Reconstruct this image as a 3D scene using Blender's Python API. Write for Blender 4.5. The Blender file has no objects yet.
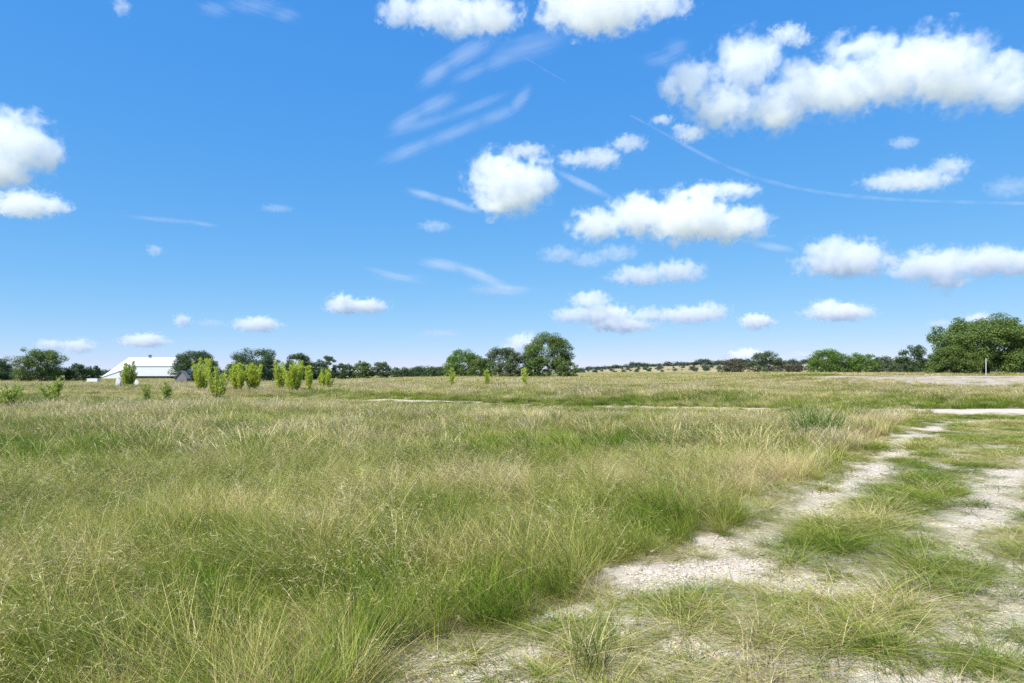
import bpy, bmesh, math, random
import numpy as np
from mathutils import Vector, Matrix

R = math.radians
SC = bpy.context.scene
COL = SC.collection

# ------------------------------------------------------------------ camera, sky, sun, exposure
EYE, FOC, HOR = 1.6, 683.0, 372.0          # eye height (m), focal length in pixels, horizon row
cam_d = bpy.data.cameras.new('camera')
cam_d.sensor_width = 36.0
cam_d.lens = 36.0 * FOC / 1024.0
cam_d.shift_y = (HOR - 341.5) / 1024.0
cam_d.clip_start, cam_d.clip_end = 0.05, 60000.0
cam = bpy.data.objects.new('camera', cam_d)
COL.objects.link(cam)
cam.location = (0, 0, EYE)
cam.rotation_euler = (R(90), 0, 0)
SC.camera = cam

SUN_EL, SUN_AZ = 55.0, -134.0               # azimuth measured clockwise from the view direction (+Y)
world = bpy.data.worlds.new('World')
SC.world = world
world.use_nodes = True
wn, wl = world.node_tree.nodes, world.node_tree.links
wn.clear()
sky = wn.new('ShaderNodeTexSky')
sky.sky_type = 'NISHITA'
sky.sun_disc = False
sky.sun_elevation = R(SUN_EL)
sky.sun_rotation = R(SUN_AZ)
sky.air_density, sky.dust_density, sky.ozone_density = 0.6, 0.0, 3.0
bg = wn.new('ShaderNodeBackground')
bg.inputs['Strength'].default_value = 0.1
# grade the physical sky to the photograph's saturated blue: one gain and power per channel
sp = wn.new('ShaderNodeSeparateColor')
cb = wn.new('ShaderNodeCombineColor')
wl.new(sky.outputs[0], sp.inputs[0])
for ch, (gain, power) in enumerate(((0.72, 1.0), (1.95, 0.5), (4.9, 0.16))):
    pw = wn.new('ShaderNodeMath')
    pw.operation = 'POWER'
    pw.inputs[1].default_value = power
    wl.new(sp.outputs[ch], pw.inputs[0])
    mu = wn.new('ShaderNodeMath')
    mu.operation = 'MULTIPLY'
    mu.inputs[1].default_value = gain
    wl.new(pw.outputs[0], mu.inputs[0])
    wl.new(mu.outputs[0], cb.inputs[ch])
wl.new(cb.outputs[0], bg.inputs['Color'])
wo = wn.new('ShaderNodeOutputWorld')
wl.new(bg.outputs[0], wo.inputs['Surface'])

sun_d = bpy.data.lights.new('sun', 'SUN')
sun_d.energy = 4.6
sun_d.angle = R(0.5)
sun_d.color = (1.0, 0.955, 0.86)
sun = bpy.data.objects.new('sun', sun_d)
COL.objects.link(sun)
ce, se = math.cos(R(SUN_EL)), math.sin(R(SUN_EL))
sdir = Vector((math.sin(R(SUN_AZ)) * ce, math.cos(R(SUN_AZ)) * ce, se))   # towards the sun
sun.rotation_euler = sdir.to_track_quat('Z', 'Y').to_euler()
sun.location = (-30, 0, 60)

vs = SC.view_settings
vs.view_transform = 'Standard'
vs.look = 'None'
vs.gamma = 1.0
vs.exposure = 0.55
vs.use_curve_mapping = False
cy = SC.cycles
cy.max_bounces = 22
cy.diffuse_bounces = 2
cy.glossy_bounces = 2
cy.transmission_bounces = 4
cy.volume_bounces = 20
cy.transparent_max_bounces = 8
cy.use_denoising = True
cy.denoising_input_passes = 'RGB_ALBEDO_NORMAL'
cy.denoising_prefilter = 'NONE'
try:
    cy.denoiser = 'OPENIMAGEDENOISE'
except Exception:
    pass
SC.render.film_transparent = False

# ------------------------------------------------------------------ helpers
rng = np.random.default_rng(7)


def P(x, y):
    """ground point (flat ground) that the photograph shows at pixel x, y"""
    d = EYE * FOC / (y - HOR)
    return ((x - 512.0) / FOC * d, d)


def hash2(ix, iy, seed):
    n = (ix.astype(np.int64) * 374761393 + iy.astype(np.int64) * 668265263 + seed * 974711) & 0x7fffffff
    n = ((n ^ (n >> 13)) * 1274126177) & 0x7fffffff
    return ((n ^ (n >> 16)) & 0xffff) / 65535.0


def vnoise(x, y, scale, seed=0):
    x = np.asarray(x, float) * scale
    y = np.asarray(y, float) * scale
    ix, iy = np.floor(x), np.floor(y)
    fx, fy = x - ix, y - iy
    fx, fy = fx * fx * (3 - 2 * fx), fy * fy * (3 - 2 * fy)
    a, b = hash2(ix, iy, seed), hash2(ix + 1, iy, seed)
    c, d = hash2(ix, iy + 1, seed), hash2(ix + 1, iy + 1, seed)
    return (a * (1 - fx) + b * fx) * (1 - fy) + (c * (1 - fx) + d * fx) * fy


def fbm(x, y, scale, seed=0, octs=3):
    s, a, t = 0, 1.0, 0
    for k in range(octs):
        s = s + a * vnoise(x, y, scale * 2 ** k, seed + 17 * k)
        t += a
        a *= 0.55
    return s / t


def sstep(a, b, x):
    t = np.clip((x - a) / (b - a), 0, 1)
    return t * t * (3 - 2 * t)


def terrain(x, y):
    x = np.asarray(x, float)
    y = np.asarray(y, float)
    z = 1.15 * sstep(55, 108, y) * sstep(18, 48, x)
    z = z - 0.85 * sstep(45, 150, y) * sstep(-8, -62, x)
    z = z + 0.10 * (fbm(x, y, 0.16, 5, 2) - 0.5) * sstep(2, 8, y)
    z = z + 0.05 * (fbm(x, y, 0.9, 9, 2) - 0.5)
    return z


def mesh_from(name, verts, faces):
    """verts (n,3), faces: (m,k) array or list of such arrays"""
    me = bpy.data.meshes.new(name)
    if not isinstance(faces, list):
        faces = [faces]
    faces = [np.asarray(f, dtype=np.int32) for f in faces if len(f)]
    loops = np.concatenate([f.ravel() for f in faces])
    tot = np.concatenate([np.full(len(f), f.shape[1], np.int32) for f in faces])
    start = np.concatenate([[0], np.cumsum(tot)[:-1]]).astype(np.int32)
    me.vertices.add(len(verts))
    me.vertices.foreach_set('co', np.asarray(verts, np.float32).ravel())
    me.loops.add(len(loops))
    me.loops.foreach_set('vertex_index', loops)
    me.polygons.add(len(tot))
    me.polygons.foreach_set('loop_start', start)
    me.polygons.foreach_set('loop_total', tot)
    me.update(calc_edges=True)
    me.validate()
    return me


def add_attr(me, name, data, typ='FLOAT'):
    a = me.attributes.new(name, typ, 'POINT')
    if typ == 'FLOAT':
        a.data.foreach_set('value', np.asarray(data, np.float32))
    elif typ == 'INT':
        a.data.foreach_set('value', np.asarray(data, np.int32))
    else:
        a.data.foreach_set('vector', np.asarray(data, np.float32).ravel())


def link(name, me, mat=None, parent=None, smooth=False):
    o = bpy.data.objects.new(name, me)
    COL.objects.link(o)
    if mat is not None and not me.materials:
        me.materials.append(mat)
    if parent is not None:
        o.parent = parent
    if smooth:
        me.polygons.foreach_set('use_smooth', np.ones(len(me.polygons), bool))
    else:
        me.shade_flat()
    return o


def tag(o, label=None, cat=None, group=None, kind=None):
    if label:
        o['label'] = label
    if cat:
        o['category'] = cat
    if group:
        o['group'] = group
    if kind:
        o['kind'] = kind
    return o


def empty(name, loc, label, cat, group=None, rz=0.0):
    o = bpy.data.objects.new(name, None)
    COL.objects.link(o)
    o.location = loc
    o.rotation_euler = (0, 0, rz)
    return tag(o, label, cat, group)


class MB:
    def __init__(self):
        self.v, self.q, self.t, self.n = [], [], [], 0

    def add(self, v, q=None, t=None):
        v = np.asarray(v, float).reshape(-1, 3)
        if q is not None and len(q):
            self.q.append(np.asarray(q) + self.n)
        if t is not None and len(t):
            self.t.append(np.asarray(t) + self.n)
        self.v.append(v)
        self.n += len(v)

    def box(self, x0, x1, y0, y1, z0, z1):
        v = [(x0, y0, z0), (x1, y0, z0), (x1, y1, z0), (x0, y1, z0), (x0, y0, z1), (x1, y0, z1), (x1, y1, z1), (x0, y1, z1)]
        self.add(v, [(0, 3, 2, 1), (4, 5, 6, 7), (0, 1, 5, 4), (1, 2, 6, 5), (2, 3, 7, 6), (3, 0, 4, 7)])

    def poly_prism(self, pts_xz, y0, y1):
        """profile in x,z pushed along y; a slab with thickness"""
        n = len(pts_xz)
        v = [(x, y0, z) for x, z in pts_xz] + [(x, y1, z) for x, z in pts_xz]
        self.add(v, [(i, (i + 1) % n, n + (i + 1) % n, n + i) for i in range(n)],
                 [(0, i + 1, i) for i in range(1, n - 1)] + [(n, n + i, n + i + 1) for i in range(1, n - 1)])

    def tube(self, pts, rad, k=7):
        pts = np.asarray(pts, float)
        n = len(pts)
        ring = []
        for i in range(n):
            t = pts[min(i + 1, n - 1)] - pts[max(i - 1, 0)]
            t = t / (np.linalg.norm(t) + 1e-9)
            a = np.cross(t, (0.3, 1, 0.1))
            a /= np.linalg.norm(a) + 1e-9
            b = np.cross(t, a)
            ang = np.linspace(0, 2 * np.pi, k, endpoint=False)
            ring.append(pts[i] + rad[i] * (np.cos(ang)[:, None] * a + np.sin(ang)[:, None] * b))
        v = np.concatenate(ring)
        q = [(i * k + j, i * k + (j + 1) % k, (i + 1) * k + (j + 1) % k, (i + 1) * k + j) for i in range(n - 1) for j in range(k)]
        t = [(0, j + 1, j) for j in range(1, k - 1)] + [((n - 1) * k, (n - 1) * k + j, (n - 1) * k + j + 1) for j in range(1, k - 1)]
        self.add(v, q, t)

    def mesh(self, name):
        v = np.concatenate(self.v)
        f = []
        if self.q:
            f.append(np.concatenate(self.q))
        if self.t:
            f.append(np.concatenate(self.t))
        return mesh_from(name, v, f)


class N:
    """small node-building helper"""

    def __init__(self, name):
        self.m = bpy.data.materials.new(name)
        self.m.use_nodes = True
        self.t = self.m.node_tree
        self.t.nodes.clear()
        self.out = self.t.nodes.new('ShaderNodeOutputMaterial')

    def n(self, typ, **kw):
        nd = self.t.nodes.new(typ)
        for k, v in kw.items():
            setattr(nd, k, v)
        return nd

    def put(self, sock, val):
        if isinstance(val, bpy.types.NodeSocket):
            self.t.links.new(val, sock)
        else:
            sock.default_value = val

    def math(self, op, a, b=0.0, c=0.0, clamp=False):
        nd = self.n('ShaderNodeMath', operation=op, use_clamp=clamp)
        for s, v in zip(nd.inputs, (a, b, c)):
            self.put(s, v)
        return nd.outputs[0]

    def noise(self, vec, scale, detail=3.0, rough=0.55, dist=0.0):
        nd = self.n('ShaderNodeTexNoise')
        self.put(nd.inputs['Vector'], vec)
        nd.inputs['Scale'].default_value = scale
        nd.inputs['Detail'].default_value = detail
        nd.inputs['Roughness'].default_value = rough
        nd.inputs['Distortion'].default_value = dist
        return nd.outputs[0]

    def ramp(self, fac, stops, interp='LINEAR'):
        nd = self.n('ShaderNodeValToRGB')
        cr = nd.color_ramp
        cr.interpolation = interp
        while len(cr.elements) < len(stops):
            cr.elements.new(0.5)
        for e, (p, c) in zip(cr.elements, stops):
            e.position = p
            e.color = (*c, 1) if len(c) == 3 else c
        self.put(nd.inputs[0], fac)
        return nd.outputs[0]

    def mix(self, fac, a, b, blend='MIX'):
        nd = self.n('ShaderNodeMix', data_type='RGBA', blend_type=blend)
        self.put(nd.inputs[0], fac)
        for s, v in ((nd.inputs[6], a), (nd.inputs[7], b)):
            self.put(s, (*v, 1) if isinstance(v, tuple) and len(v) == 3 else v)
        return nd.outputs[2]

    def attr(self, name, typ='GEOMETRY'):
        nd = self.n('ShaderNodeAttribute', attribute_name=name, attribute_type=typ)
        return nd.outputs['Fac']

    def smap(self, x, a, b, c=0.0, d=1.0, interp='SMOOTHSTEP'):
        nd = self.n('ShaderNodeMapRange', interpolation_type=interp)
        for s, v in zip(nd.inputs, (x, a, b, c, d)):
            self.put(s, v)
        return nd.outputs[0]

    def pos(self):
        return self.n('ShaderNodeNewGeometry').outputs['Position']

    def pbr(self, color, rough=0.8, bump=None, bump_s=0.4, bump_d=0.02, spec=0.3):
        b = self.n('ShaderNodeBsdfPrincipled')
        self.put(b.inputs['Base Color'], (*color, 1) if isinstance(color, tuple) and len(color) == 3 else color)
        self.put(b.inputs['Roughness'], rough)
        b.inputs['Specular IOR Level'].default_value = spec
        if bump is not None:
            bn = self.n('ShaderNodeBump')
            bn.inputs['Strength'].default_value = bump_s
            bn.inputs['Distance'].default_value = bump_d
            self.put(bn.inputs['Height'], bump)
            self.t.links.new(bn.outputs[0], b.inputs['Normal'])
        return b.outputs[0]

    def leafy(self, color, trans=0.35, rough=0.6, spec=0.25):
        p = self.pbr(color, rough, spec=spec)
        tr = self.n('ShaderNodeBsdfTranslucent')
        self.put(tr.inputs[0], color)
        mx = self.n('ShaderNodeMixShader')
        mx.inputs[0].default_value = trans
        self.t.links.new(p, mx.inputs[1])
        self.t.links.new(tr.outputs[0], mx.inputs[2])
        return mx.outputs[0]

    def done(self, sh, vol=False):
        self.t.links.new(sh, self.out.inputs['Volume' if vol else 'Surface'])
        return self.m


# ------------------------------------------------------------------ the layout of the place (ground plan, metres)
def seg_dist(x, y, a, b):
    ax, ay = a
    bx, by = b
    dx, dy = bx - ax, by - ay
    t = np.clip(((x - ax) * dx + (y - ay) * dy) / (dx * dx + dy * dy + 1e-9), 0, 1)
    return np.hypot(x - ax - t * dx, y - ay - t * dy), t


# bare caliche: pixel start, pixel end, radius (m) at each end
BARE = [
    ((655, 576), (735, 566), .36, .46), ((735, 572), (800, 580), .40, .30), ((800, 580), (850, 582), .28, .18),
    ((735, 552), (742, 542), .50, .42), ((742, 542), (775, 526), .28, .22),
    ((450, 672), (520, 655), .16, .14), ((480, 686), (600, 682), .16, .12), ((540, 622), (600, 604), .16, .16),
    ((560, 640), (620, 632), .14, .1), ((600, 600), (650, 585), .2, .35),
    ((700, 622), (738, 626), .11, .09), ((800, 612), (806, 613), .09, .09), ((680, 648), (720, 660), .1, .08),
    ((770, 530), (830, 505), .22, .28), ((830, 505), (862, 478), .34, .36), ((862, 478), (900, 450), .34, .38),
    ((895, 447), (912, 436), .4, .5), ((912, 436), (940, 424), .5, .6), ((935, 424), (990, 420), .6, .5),
    ((945, 450), (1000, 446), .35, .3), ((930, 465), (940, 463), .3, .25),
    ((1008, 474), (992, 495), .40, .42), ((988, 498), (950, 525), .34, .40), ((950, 525), (968, 556), .34, .22),
    ((975, 520), (1030, 506), .3, .25), ((915, 592), (945, 602), .14, .2), ((960, 612), (985, 622), .14, .2),
    ((995, 588), (1040, 574), .18, .22), ((990, 622), (1040, 610), .16, .24), ((930, 640), (985, 646), .10, .2),
    ((990, 646), (1060, 652), .2, .22), ((870, 682), (990, 690), .18, .2), ((940, 665), (960, 668), .16, .16),
    ((1010, 474), (1100, 455), .5, .5),
    ((140, 447), (185, 445), .22, .3),
]
BARE_G = [(P(*a), P(*b), r0, r1) for a, b, r0, r1 in BARE]
ROAD = [(-60, 62, .0), (-30, 49, .6), (-15.5, 42.5, 1.3), (-4, 37.2, 1.5), (0.2, 34.2, 1.3), (2.6, 32.6, .5), (6, 31.2, 1.4), (9.6, 30.8, 1.2),
        (12.2, 29.4, .8), (15, 28.3, 1.7), (21, 27.6, 2.5), (34, 26.4, 2.8), (70, 22, 3.0)]
EDGE = [(-6.0, -1.0), P(330, 725), P(400, 678), P(470, 636), P(560, 596), P(640, 558), P(705, 531), P(745, 506), P(815, 470), P(868, 440), P(905, 419), P(930, 413), (34, 31)]


def bareness(x, y):
    x = np.asarray(x, float)
    y = np.asarray(y, float)
    b = np.full(x.shape, -9.0)
    for a, c, r0, r1 in BARE_G:
        d, t = seg_dist(x, y, a, c)
        r = r0 + (r1 - r0) * t
        b = np.maximum(b, 1.0 - d / r)
    out = sstep(-0.05, 0.42, b + (fbm(x, y, 2.6, 21, 4) - 0.5) * 2.1)
    rd = np.full(x.shape, -9.0)
    for (x0, y0, w0), (x1, y1, w1) in zip(ROAD[:-1], ROAD[1:]):
        d, t = seg_dist(x, y, (x0, y0), (x1, y1))
        r = w0 + (w1 - w0) * t + 1e-3
        rd = np.maximum(rd, np.where(r > .15, 1.0 - d / r, -9))
    thin = 1.0 - 0.75 * sstep(-3, -14, x) - 0.35 * sstep(13, 10, x) * sstep(-1, 2, x)
    out = np.maximum(out, thin * sstep(-0.05, 0.3, rd + (fbm(x, y, 0.38, 31, 3) - 0.5) * (1.5 + 1.3 * (x < 13)) - .12 * (x < 13)))
    # wide gravel pad on the rise at the right
    pad = np.minimum(np.minimum(sstep(58, 66, y), sstep(104, 96, y)), sstep(34 + (100 - y) * .12, 46 + (100 - y) * .1, x))
    pad = pad * sstep(0.18, 0.45, fbm(x, y * 1.5, 0.16, 41, 3) * .75 + fbm(x, y, .9, 43, 2) * .3 + 0.14 * sstep(80, 100, y))
    return np.maximum(out, np.clip(pad, 0, 1))


def edge_side(x, y):
    """signed distance to the edge of the tall grass, positive on the meadow side"""
    x = np.asarray(x, float)
    y = np.asarray(y, float)
    best = np.full(x.shape, 1e9)
    sg = np.ones(x.shape)
    for a, b in zip(EDGE[:-1], EDGE[1:]):
        d, t = seg_dist(x, y, a, b)
        s = (b[0] - a[0]) * (y - a[1]) - (b[1] - a[1]) * (x - a[0])
        m = d < best
        best = np.where(m, d, best)
        sg = np.where(m, np.sign(s), sg)
    return best * sg


def road_dist(x, y):
    best = np.full(np.shape(x), 1e9)
    front = np.zeros(np.shape(x))
    for (x0, y0, w0), (x1, y1, w1) in zip(ROAD[:-1], ROAD[1:]):
        d, t = seg_dist(x, y, (x0, y0), (x1, y1))
        s = (x1 - x0) * (y - y0) - (y1 - y0) * (x - x0)
        m = d < best
        best = np.where(m, d, best)
        front = np.where(m, np.sign(s), front)
    return best, front           # front < 0: camera side


# taller patches on the trampled side: pixel a, pixel b, radius, height
PATCH = [((800, 552), (880, 515), .55, .34), ((880, 515), (915, 500), .5, .36), ((885, 452), (940, 447), .65, .50), ((850, 610), (900, 580), .45, .30),
         ((760, 655), (850, 630), .4, .32), ((600, 645), (700, 636), .3, .2), ((930, 560), (960, 600), .3, .2),
         ((960, 425), (1010, 424), .8, .25), ((690, 590), (640, 620), .3, .2)]
PATCH_G = [(P(*a), P(*b), r, h) for a, b, r, h in PATCH]


def cover(x, y):
    """returns tall (0..1), height of the tall grass, patch height of the trampled side"""
    e = edge_side(x, y) + .20 + (fbm(x, y, 1.1, 51, 2) - .5) * .7
    tall = sstep(-0.05, 0.30, e)
    h = 0.42 * (0.45 + 0.66 * fbm(x, y, 0.42, 61, 3) + .45 * fbm(x, y, 1.7, 63, 2)) * (0.88 + 0.12 * sstep(0, 1.0, e))
    h = h * (1 + .35 * np.exp(-((x - 11) / 3.0) ** 2 - ((y - 18) / 4.5) ** 2))
    rd, fr = road_dist(x, y)
    lowf = sstep(13, 4, rd) * (fr < 0) * sstep(13.5, 10, x) * sstep(-42, -20, x)
    lowr = sstep(6, 2, rd) * (fr < 0)
    h = h * (1 - 0.54 * lowf) * (1 - 0.35 * lowr)
    beyond = (fr > 0) & (rd > 0)
    h = np.where(beyond & (x > 16), np.minimum(h, 0.26 + 0.2 * fbm(x, y, .3, 3, 2)), h)
    h = np.where(beyond, h * (0.62 + 0.38 * sstep(2, 14, rd)), h)
    p = np.zeros(np.shape(x))
    for a, b, r, hh in PATCH_G:
        d, t = seg_dist(x, y, a, b)
        p = np.maximum(p, .33 * hh * sstep(1.25, .2, d / r + (fbm(x, y, 2.5, 77, 2) - .5) * .8))
    return tall, h, p


# ------------------------------------------------------------------ ground sheet
def build_ground():
    rad = [0.0, 0.6]
    while rad[-1] < 60:
        rad.append(rad[-1] * 1.0125 if rad[-1] > 1 else rad[-1] + .2)
    while rad[-1] < 6000:
        rad.append(rad[-1] * 1.06)
    rad = np.array(rad[1:])
    a = np.concatenate([np.arange(-52, 52, 0.22), np.arange(52, 308, 4.0)])
    a = np.radians(a)
    na, nr = len(a), len(rad)
    X = rad[:, None] * np.sin(a)[None]
    Y = rad[:, None] * np.cos(a)[None]
    x, y = X.ravel(), Y.ravel()
    z = terrain(x, y)
    b = bareness(x, y)
    b[np.hypot(x, y) > 400] = 0
    z = z - 0.025 * b + 0.012 * (fbm(x, y, 9, 13, 2) - .5) * (np.hypot(x, y) < 30)
    v = np.stack([x, y, z], 1)
    v = np.concatenate([v, [[0, 0, float(terrain(0.0, 0.0))]]])
    i, j = np.meshgrid(np.arange(nr - 1), np.arange(na), indexing='ij')
    j2 = (j + 1) % na
    q = np.stack([i * na + j, i * na + j2, (i + 1) * na + j2, (i + 1) * na + j], -1).reshape(-1, 4)[:, ::-1]
    jj = np.arange(na)
    t = np.stack([np.full(na, nr * na), (jj + 1) % na, jj], 1)
    me = mesh_from('ground', v, [q, t])
    tl, _, _ = cover(x, y)
    add_attr(me, 'bare', np.append(b, 1.0))
    add_attr(me, 'meadow', np.append(tl, 0.0))
    add_attr(me, 'pad', np.append(sstep(46, 58, y), 0.0))
    m = N('ground')
    pos = m.pos()
    bare = m.attr('bare')
    fine = m.noise(pos, 14, 4, .65)
    bf = m.smap(m.math('ADD', bare, m.math('MULTIPLY', m.math('SUBTRACT', fine, .5), 1.5)), .30, .66)
    vo = m.n('ShaderNodeTexVoronoi', feature='F1')
    m.put(vo.inputs['Vector'], pos)
    vo.inputs['Scale'].default_value = 70
    peb = m.mix(.18, m.ramp(m.noise(pos, 60, 3, .7), [(.3, (.40, .32, .245)), (.5, (.66, .565, .46)), (.7, (.82, .73, .62))]), vo.outputs['Color'], 'SOFT_LIGHT')
    sep = m.n('ShaderNodeSeparateColor')
    m.put(sep.inputs[0], vo.outputs['Color'])
    peb = m.mix(m.smap(sep.outputs[0], .86, .92), peb, (.50, .40, .32))
    peb = m.mix(.6, peb, m.ramp(m.noise(pos, 1.3, 4, .6), [(.3, (.46, .375, .29)), (.65, (.66, .575, .48))]))
    soil = m.ramp(m.noise(pos, 6, 5, .65), [(.3, (.085, .066, .036)), (.55, (.19, .155, .085)), (.8, (.29, .25, .14))])
    far = m.ramp(m.noise(pos, .03, 4, .6), [(.3, (.17, .19, .06)), (.7, (.34, .30, .14))])
    ln = m.n('ShaderNodeVectorMath', operation='LENGTH')
    m.put(ln.inputs[0], pos)
    track = m.mix(m.smap(m.noise(pos, 3.2, 5, .7), .40, .64), m.ramp(m.noise(pos, 30, 4, .7), [(.3, (.20, .155, .09)), (.7, (.40, .325, .22))]), peb)
    soil = m.mix(m.attr('meadow'), track, soil)
    soil = m.mix(m.smap(ln.outputs['Value'], 80, 260), soil, far)
    peb = m.mix(m.math('MULTIPLY', m.attr('pad'), .85), peb, m.ramp(m.noise(pos, .7, 5, .7), [(.3, (.27, .225, .165)), (.55, (.44, .37, .29)), (.75, (.55, .48, .40))]))
    col = m.mix(bf, soil, peb)
    bump = m.math('ADD', m.math('MULTIPLY', vo.outputs['Distance'], -1.4), m.noise(pos, 25, 4, .7))
    m.done(m.pbr(col, .95, bump, .6, .010, .15))
    o = link('ground', me, m.m, smooth=True)
    tag(o, 'flat pale caliche and soil ground under the meadow', 'ground', kind='structure')


build_ground()


def build_hill():
    px = np.array([470, 520, 560, 600, 650, 700, 780, 860, 930, 1024, 1150, 1300])
    py = np.array([374, 372.5, 371, 369.2, 366.4, 364.6, 364.2, 364.6, 365, 365, 367, 371])
    D = 760.0
    xs = np.linspace(470, 1300, 160)
    top = EYE + (HOR - np.interp(xs, px, py)) / FOC * D
    prof = np.array([(0.72, -.05), (0.80, .28), (0.88, .62), (0.95, .9), (1.0, 1.0), (1.15, .9), (1.4, .2), (1.5, -.1)])
    vv = []
    for f, k in prof:
        for xp, t in zip(xs, top):
            X = (xp - 512) / FOC * D * f
            vv.append((X, D * f, k * max(t, .3) + .5 * (vnoise(X, D * f, .02, 3) - .5) - .3))
    n = len(xs)
    q = [(i * n + j, i * n + j + 1, (i + 1) * n + j + 1, (i + 1) * n + j) for i in range(len(prof) - 1) for j in range(n - 1)]
    me = mesh_from('hill', np.array([[float(c) for c in r] for r in vv]), np.array(q))
    m = N('dry_hill_grass')
    pos = m.pos()
    c = m.ramp(m.noise(pos, .035, 5, .65), [(.3, (.22, .20, .09)), (.5, (.36, .30, .16)), (.72, (.46, .39, .24))])
    m.done(m.pbr(c, .95, spec=.1))
    o = link('hill', me, m.m, smooth=True)
    tag(o, 'low tan hillside dotted with scrub on the horizon', 'hill', kind='structure')
    return xs, top, D, prof


HILL = build_hill()


def hill_z(xp, f):
    xs, top, D, prof = HILL
    t = max(np.interp(xp, xs, top), .3)
    return np.interp(f, prof[:, 0], prof[:, 1]) * t - .3


# ------------------------------------------------------------------ clouds (soft volumes far away)
def cloud_mat(name, lobes, dens, rmean, flat, amp=1.15, streak=None):
    m = N(name)
    co = m.n('ShaderNodeTexCoord').outputs['Object']
    wv = m.n('ShaderNodeTexNoise')
    m.put(wv.inputs['Vector'], co)
    wv.inputs['Scale'].default_value = 1.0 / (rmean * 1.0)
    wv.inputs['Detail'].default_value = 2.0
    ws = m.n('ShaderNodeVectorMath', operation='SUBTRACT')
    m.put(ws.inputs[0], wv.outputs['Color'])
    ws.inputs[1].default_value = (.5, .5, .5)
    wm = m.n('ShaderNodeVectorMath', operation='SCALE')
    m.put(wm.inputs[0], ws.outputs[0])
    wm.inputs['Scale'].default_value = rmean * (1.5 if streak is None else .6)
    wa = m.n('ShaderNodeVectorMath', operation='ADD')
    m.put(wa.inputs[0], co)
    m.put(wa.inputs[1], wm.outputs[0])
    cw = wa.outputs[0]
    f = None
    for (c, r, ang) in lobes:
        vm = m.n('ShaderNodeVectorMath', operation='SUBTRACT')
        m.put(vm.inputs[0], cw)
        vm.inputs[1].default_value = c
        vd = m.n('ShaderNodeVectorMath', operation='DIVIDE')
        if ang:
            vr = m.n('ShaderNodeVectorRotate', rotation_type='Y_AXIS')
            m.put(vr.inputs['Vector'], vm.outputs[0])
            vr.inputs['Angle'].default_value = ang
            vm = vr
        m.put(vd.inputs[0], vm.outputs[0])
        vd.inputs[1].default_value = r
        vl = m.n('ShaderNodeVectorMath', operation='LENGTH')
        m.put(vl.inputs[0], vd.outputs[0])
        g = m.math('SUBTRACT', 1.0, vl.outputs['Value'])
        f = g if f is None else m.math('SMOOTH_MAX', f, g, .12)
    vec = co
    if streak is not None:
        mp = m.n('ShaderNodeMapping', vector_type='TEXTURE')
        m.put(mp.inputs['Vector'], co)
        mp.inputs['Rotation'].default_value = (0, streak, 0)
        mp.inputs['Scale'].default_value = (14.0, 1.5, 1.0)
        vec = mp.outputs[0]
    nz = m.noise(vec, 1.0 / (rmean * (0.62 if streak is None else .30)), 6.0, .66, .15 if streak is None else .6)
    d = m.math('ADD', f, m.math('MULTIPLY', m.math('SUBTRACT', nz, .5), (amp * 2.2 if streak is None else amp * 2.6)))
    d = m.smap(d, -.02, 0.50 if streak is None else .8)
    dn = m.math('MULTIPLY', d, dens * .66 / (2 * flat))
    v = m.n('ShaderNodeVolumePrincipled')
    v.inputs['Color'].default_value = (1, 1, 1, 1)
    v.inputs['Anisotropy'].default_value = 0.0
    m.put(v.inputs['Density'], dn)
    m.done(v.outputs[0], vol=True)
    try:
        m.m.cycles.volume_step_rate = 0.42
    except Exception:
        pass
    return m.m


def ellipsoid_union(lobes, grow, vox):
    bm = bmesh.new()
    for c, r, ang in lobes:
        ca, sa = math.cos(ang), math.sin(ang)
        ret = bmesh.ops.create_icosphere(bm, subdivisions=3, radius=1.0)
        for v in ret['verts']:
            qx, qy, qz = v.co.x * r[0] * grow, v.co.y * r[1] * grow, v.co.z * r[2] * grow
            v.co = Vector((c[0] + qx * ca - qz * sa, c[1] + qy, c[2] + qx * sa + qz * ca))
    me = bpy.data.meshes.new('cloud_raw')
    bm.to_mesh(me)
    bm.free()
    o = bpy.data.objects.new('cloud_raw', me)
    COL.objects.link(o)
    md = o.modifiers.new('remesh', 'REMESH')
    md.mode = 'VOXEL'
    md.voxel_size = vox
    dg = bpy.context.evaluated_depsgraph_get()
    res = bpy.data.meshes.new_from_object(o.evaluated_get(dg))
    bpy.data.objects.remove(o)
    return res


def cloud(label, lobes_px, dens=5.0, D=None, name='cloud', streak=None, amp=1.15):
    lobes_px = [l if len(l) == 5 else (*l, 0.0) for l in lobes_px]
    ybase = max(l[1] + .7 * l[3] for l in lobes_px)
    if D is None:
        D = min(max(1000.0 * FOC / max(HOR - ybase, 1), 2600.0), 9000.0)
    s = D / FOC
    cx = sum(l[0] for l in lobes_px) / len(lobes_px)
    cyy = sum(l[1] for l in lobes_px) / len(lobes_px)
    ctr = ((cx - 512) * s, D, EYE + (HOR - cyy) * s)
    lobes = []
    rr = random.Random(len(label) + int(cx))
    for x, y, rx, ry, ang in lobes_px:
        dep = (rx * .45 + ry * .55) * s if not ang else 2 * ry * s
        lobes.append((((x - cx) * s, rr.uniform(-.25, .25) * dep, (cyy - y) * s), (rx * s, dep, ry * s), ang))
    rmean = sum(min(l[1][0], l[1][2]) for l in lobes) / len(lobes)
    me = ellipsoid_union(lobes, 1.36, rmean * .25)
    mt = cloud_mat(name, lobes, dens, rmean, sum(l[1][1] for l in lobes) / len(lobes), amp, streak)
    o = link(name, me, mt, smooth=True)
    me.materials.clear()
    me.materials.append(mt)
    o.location = ctr
    tag(o, label, 'cloud', 'clouds in the blue sky')
    return o


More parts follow.
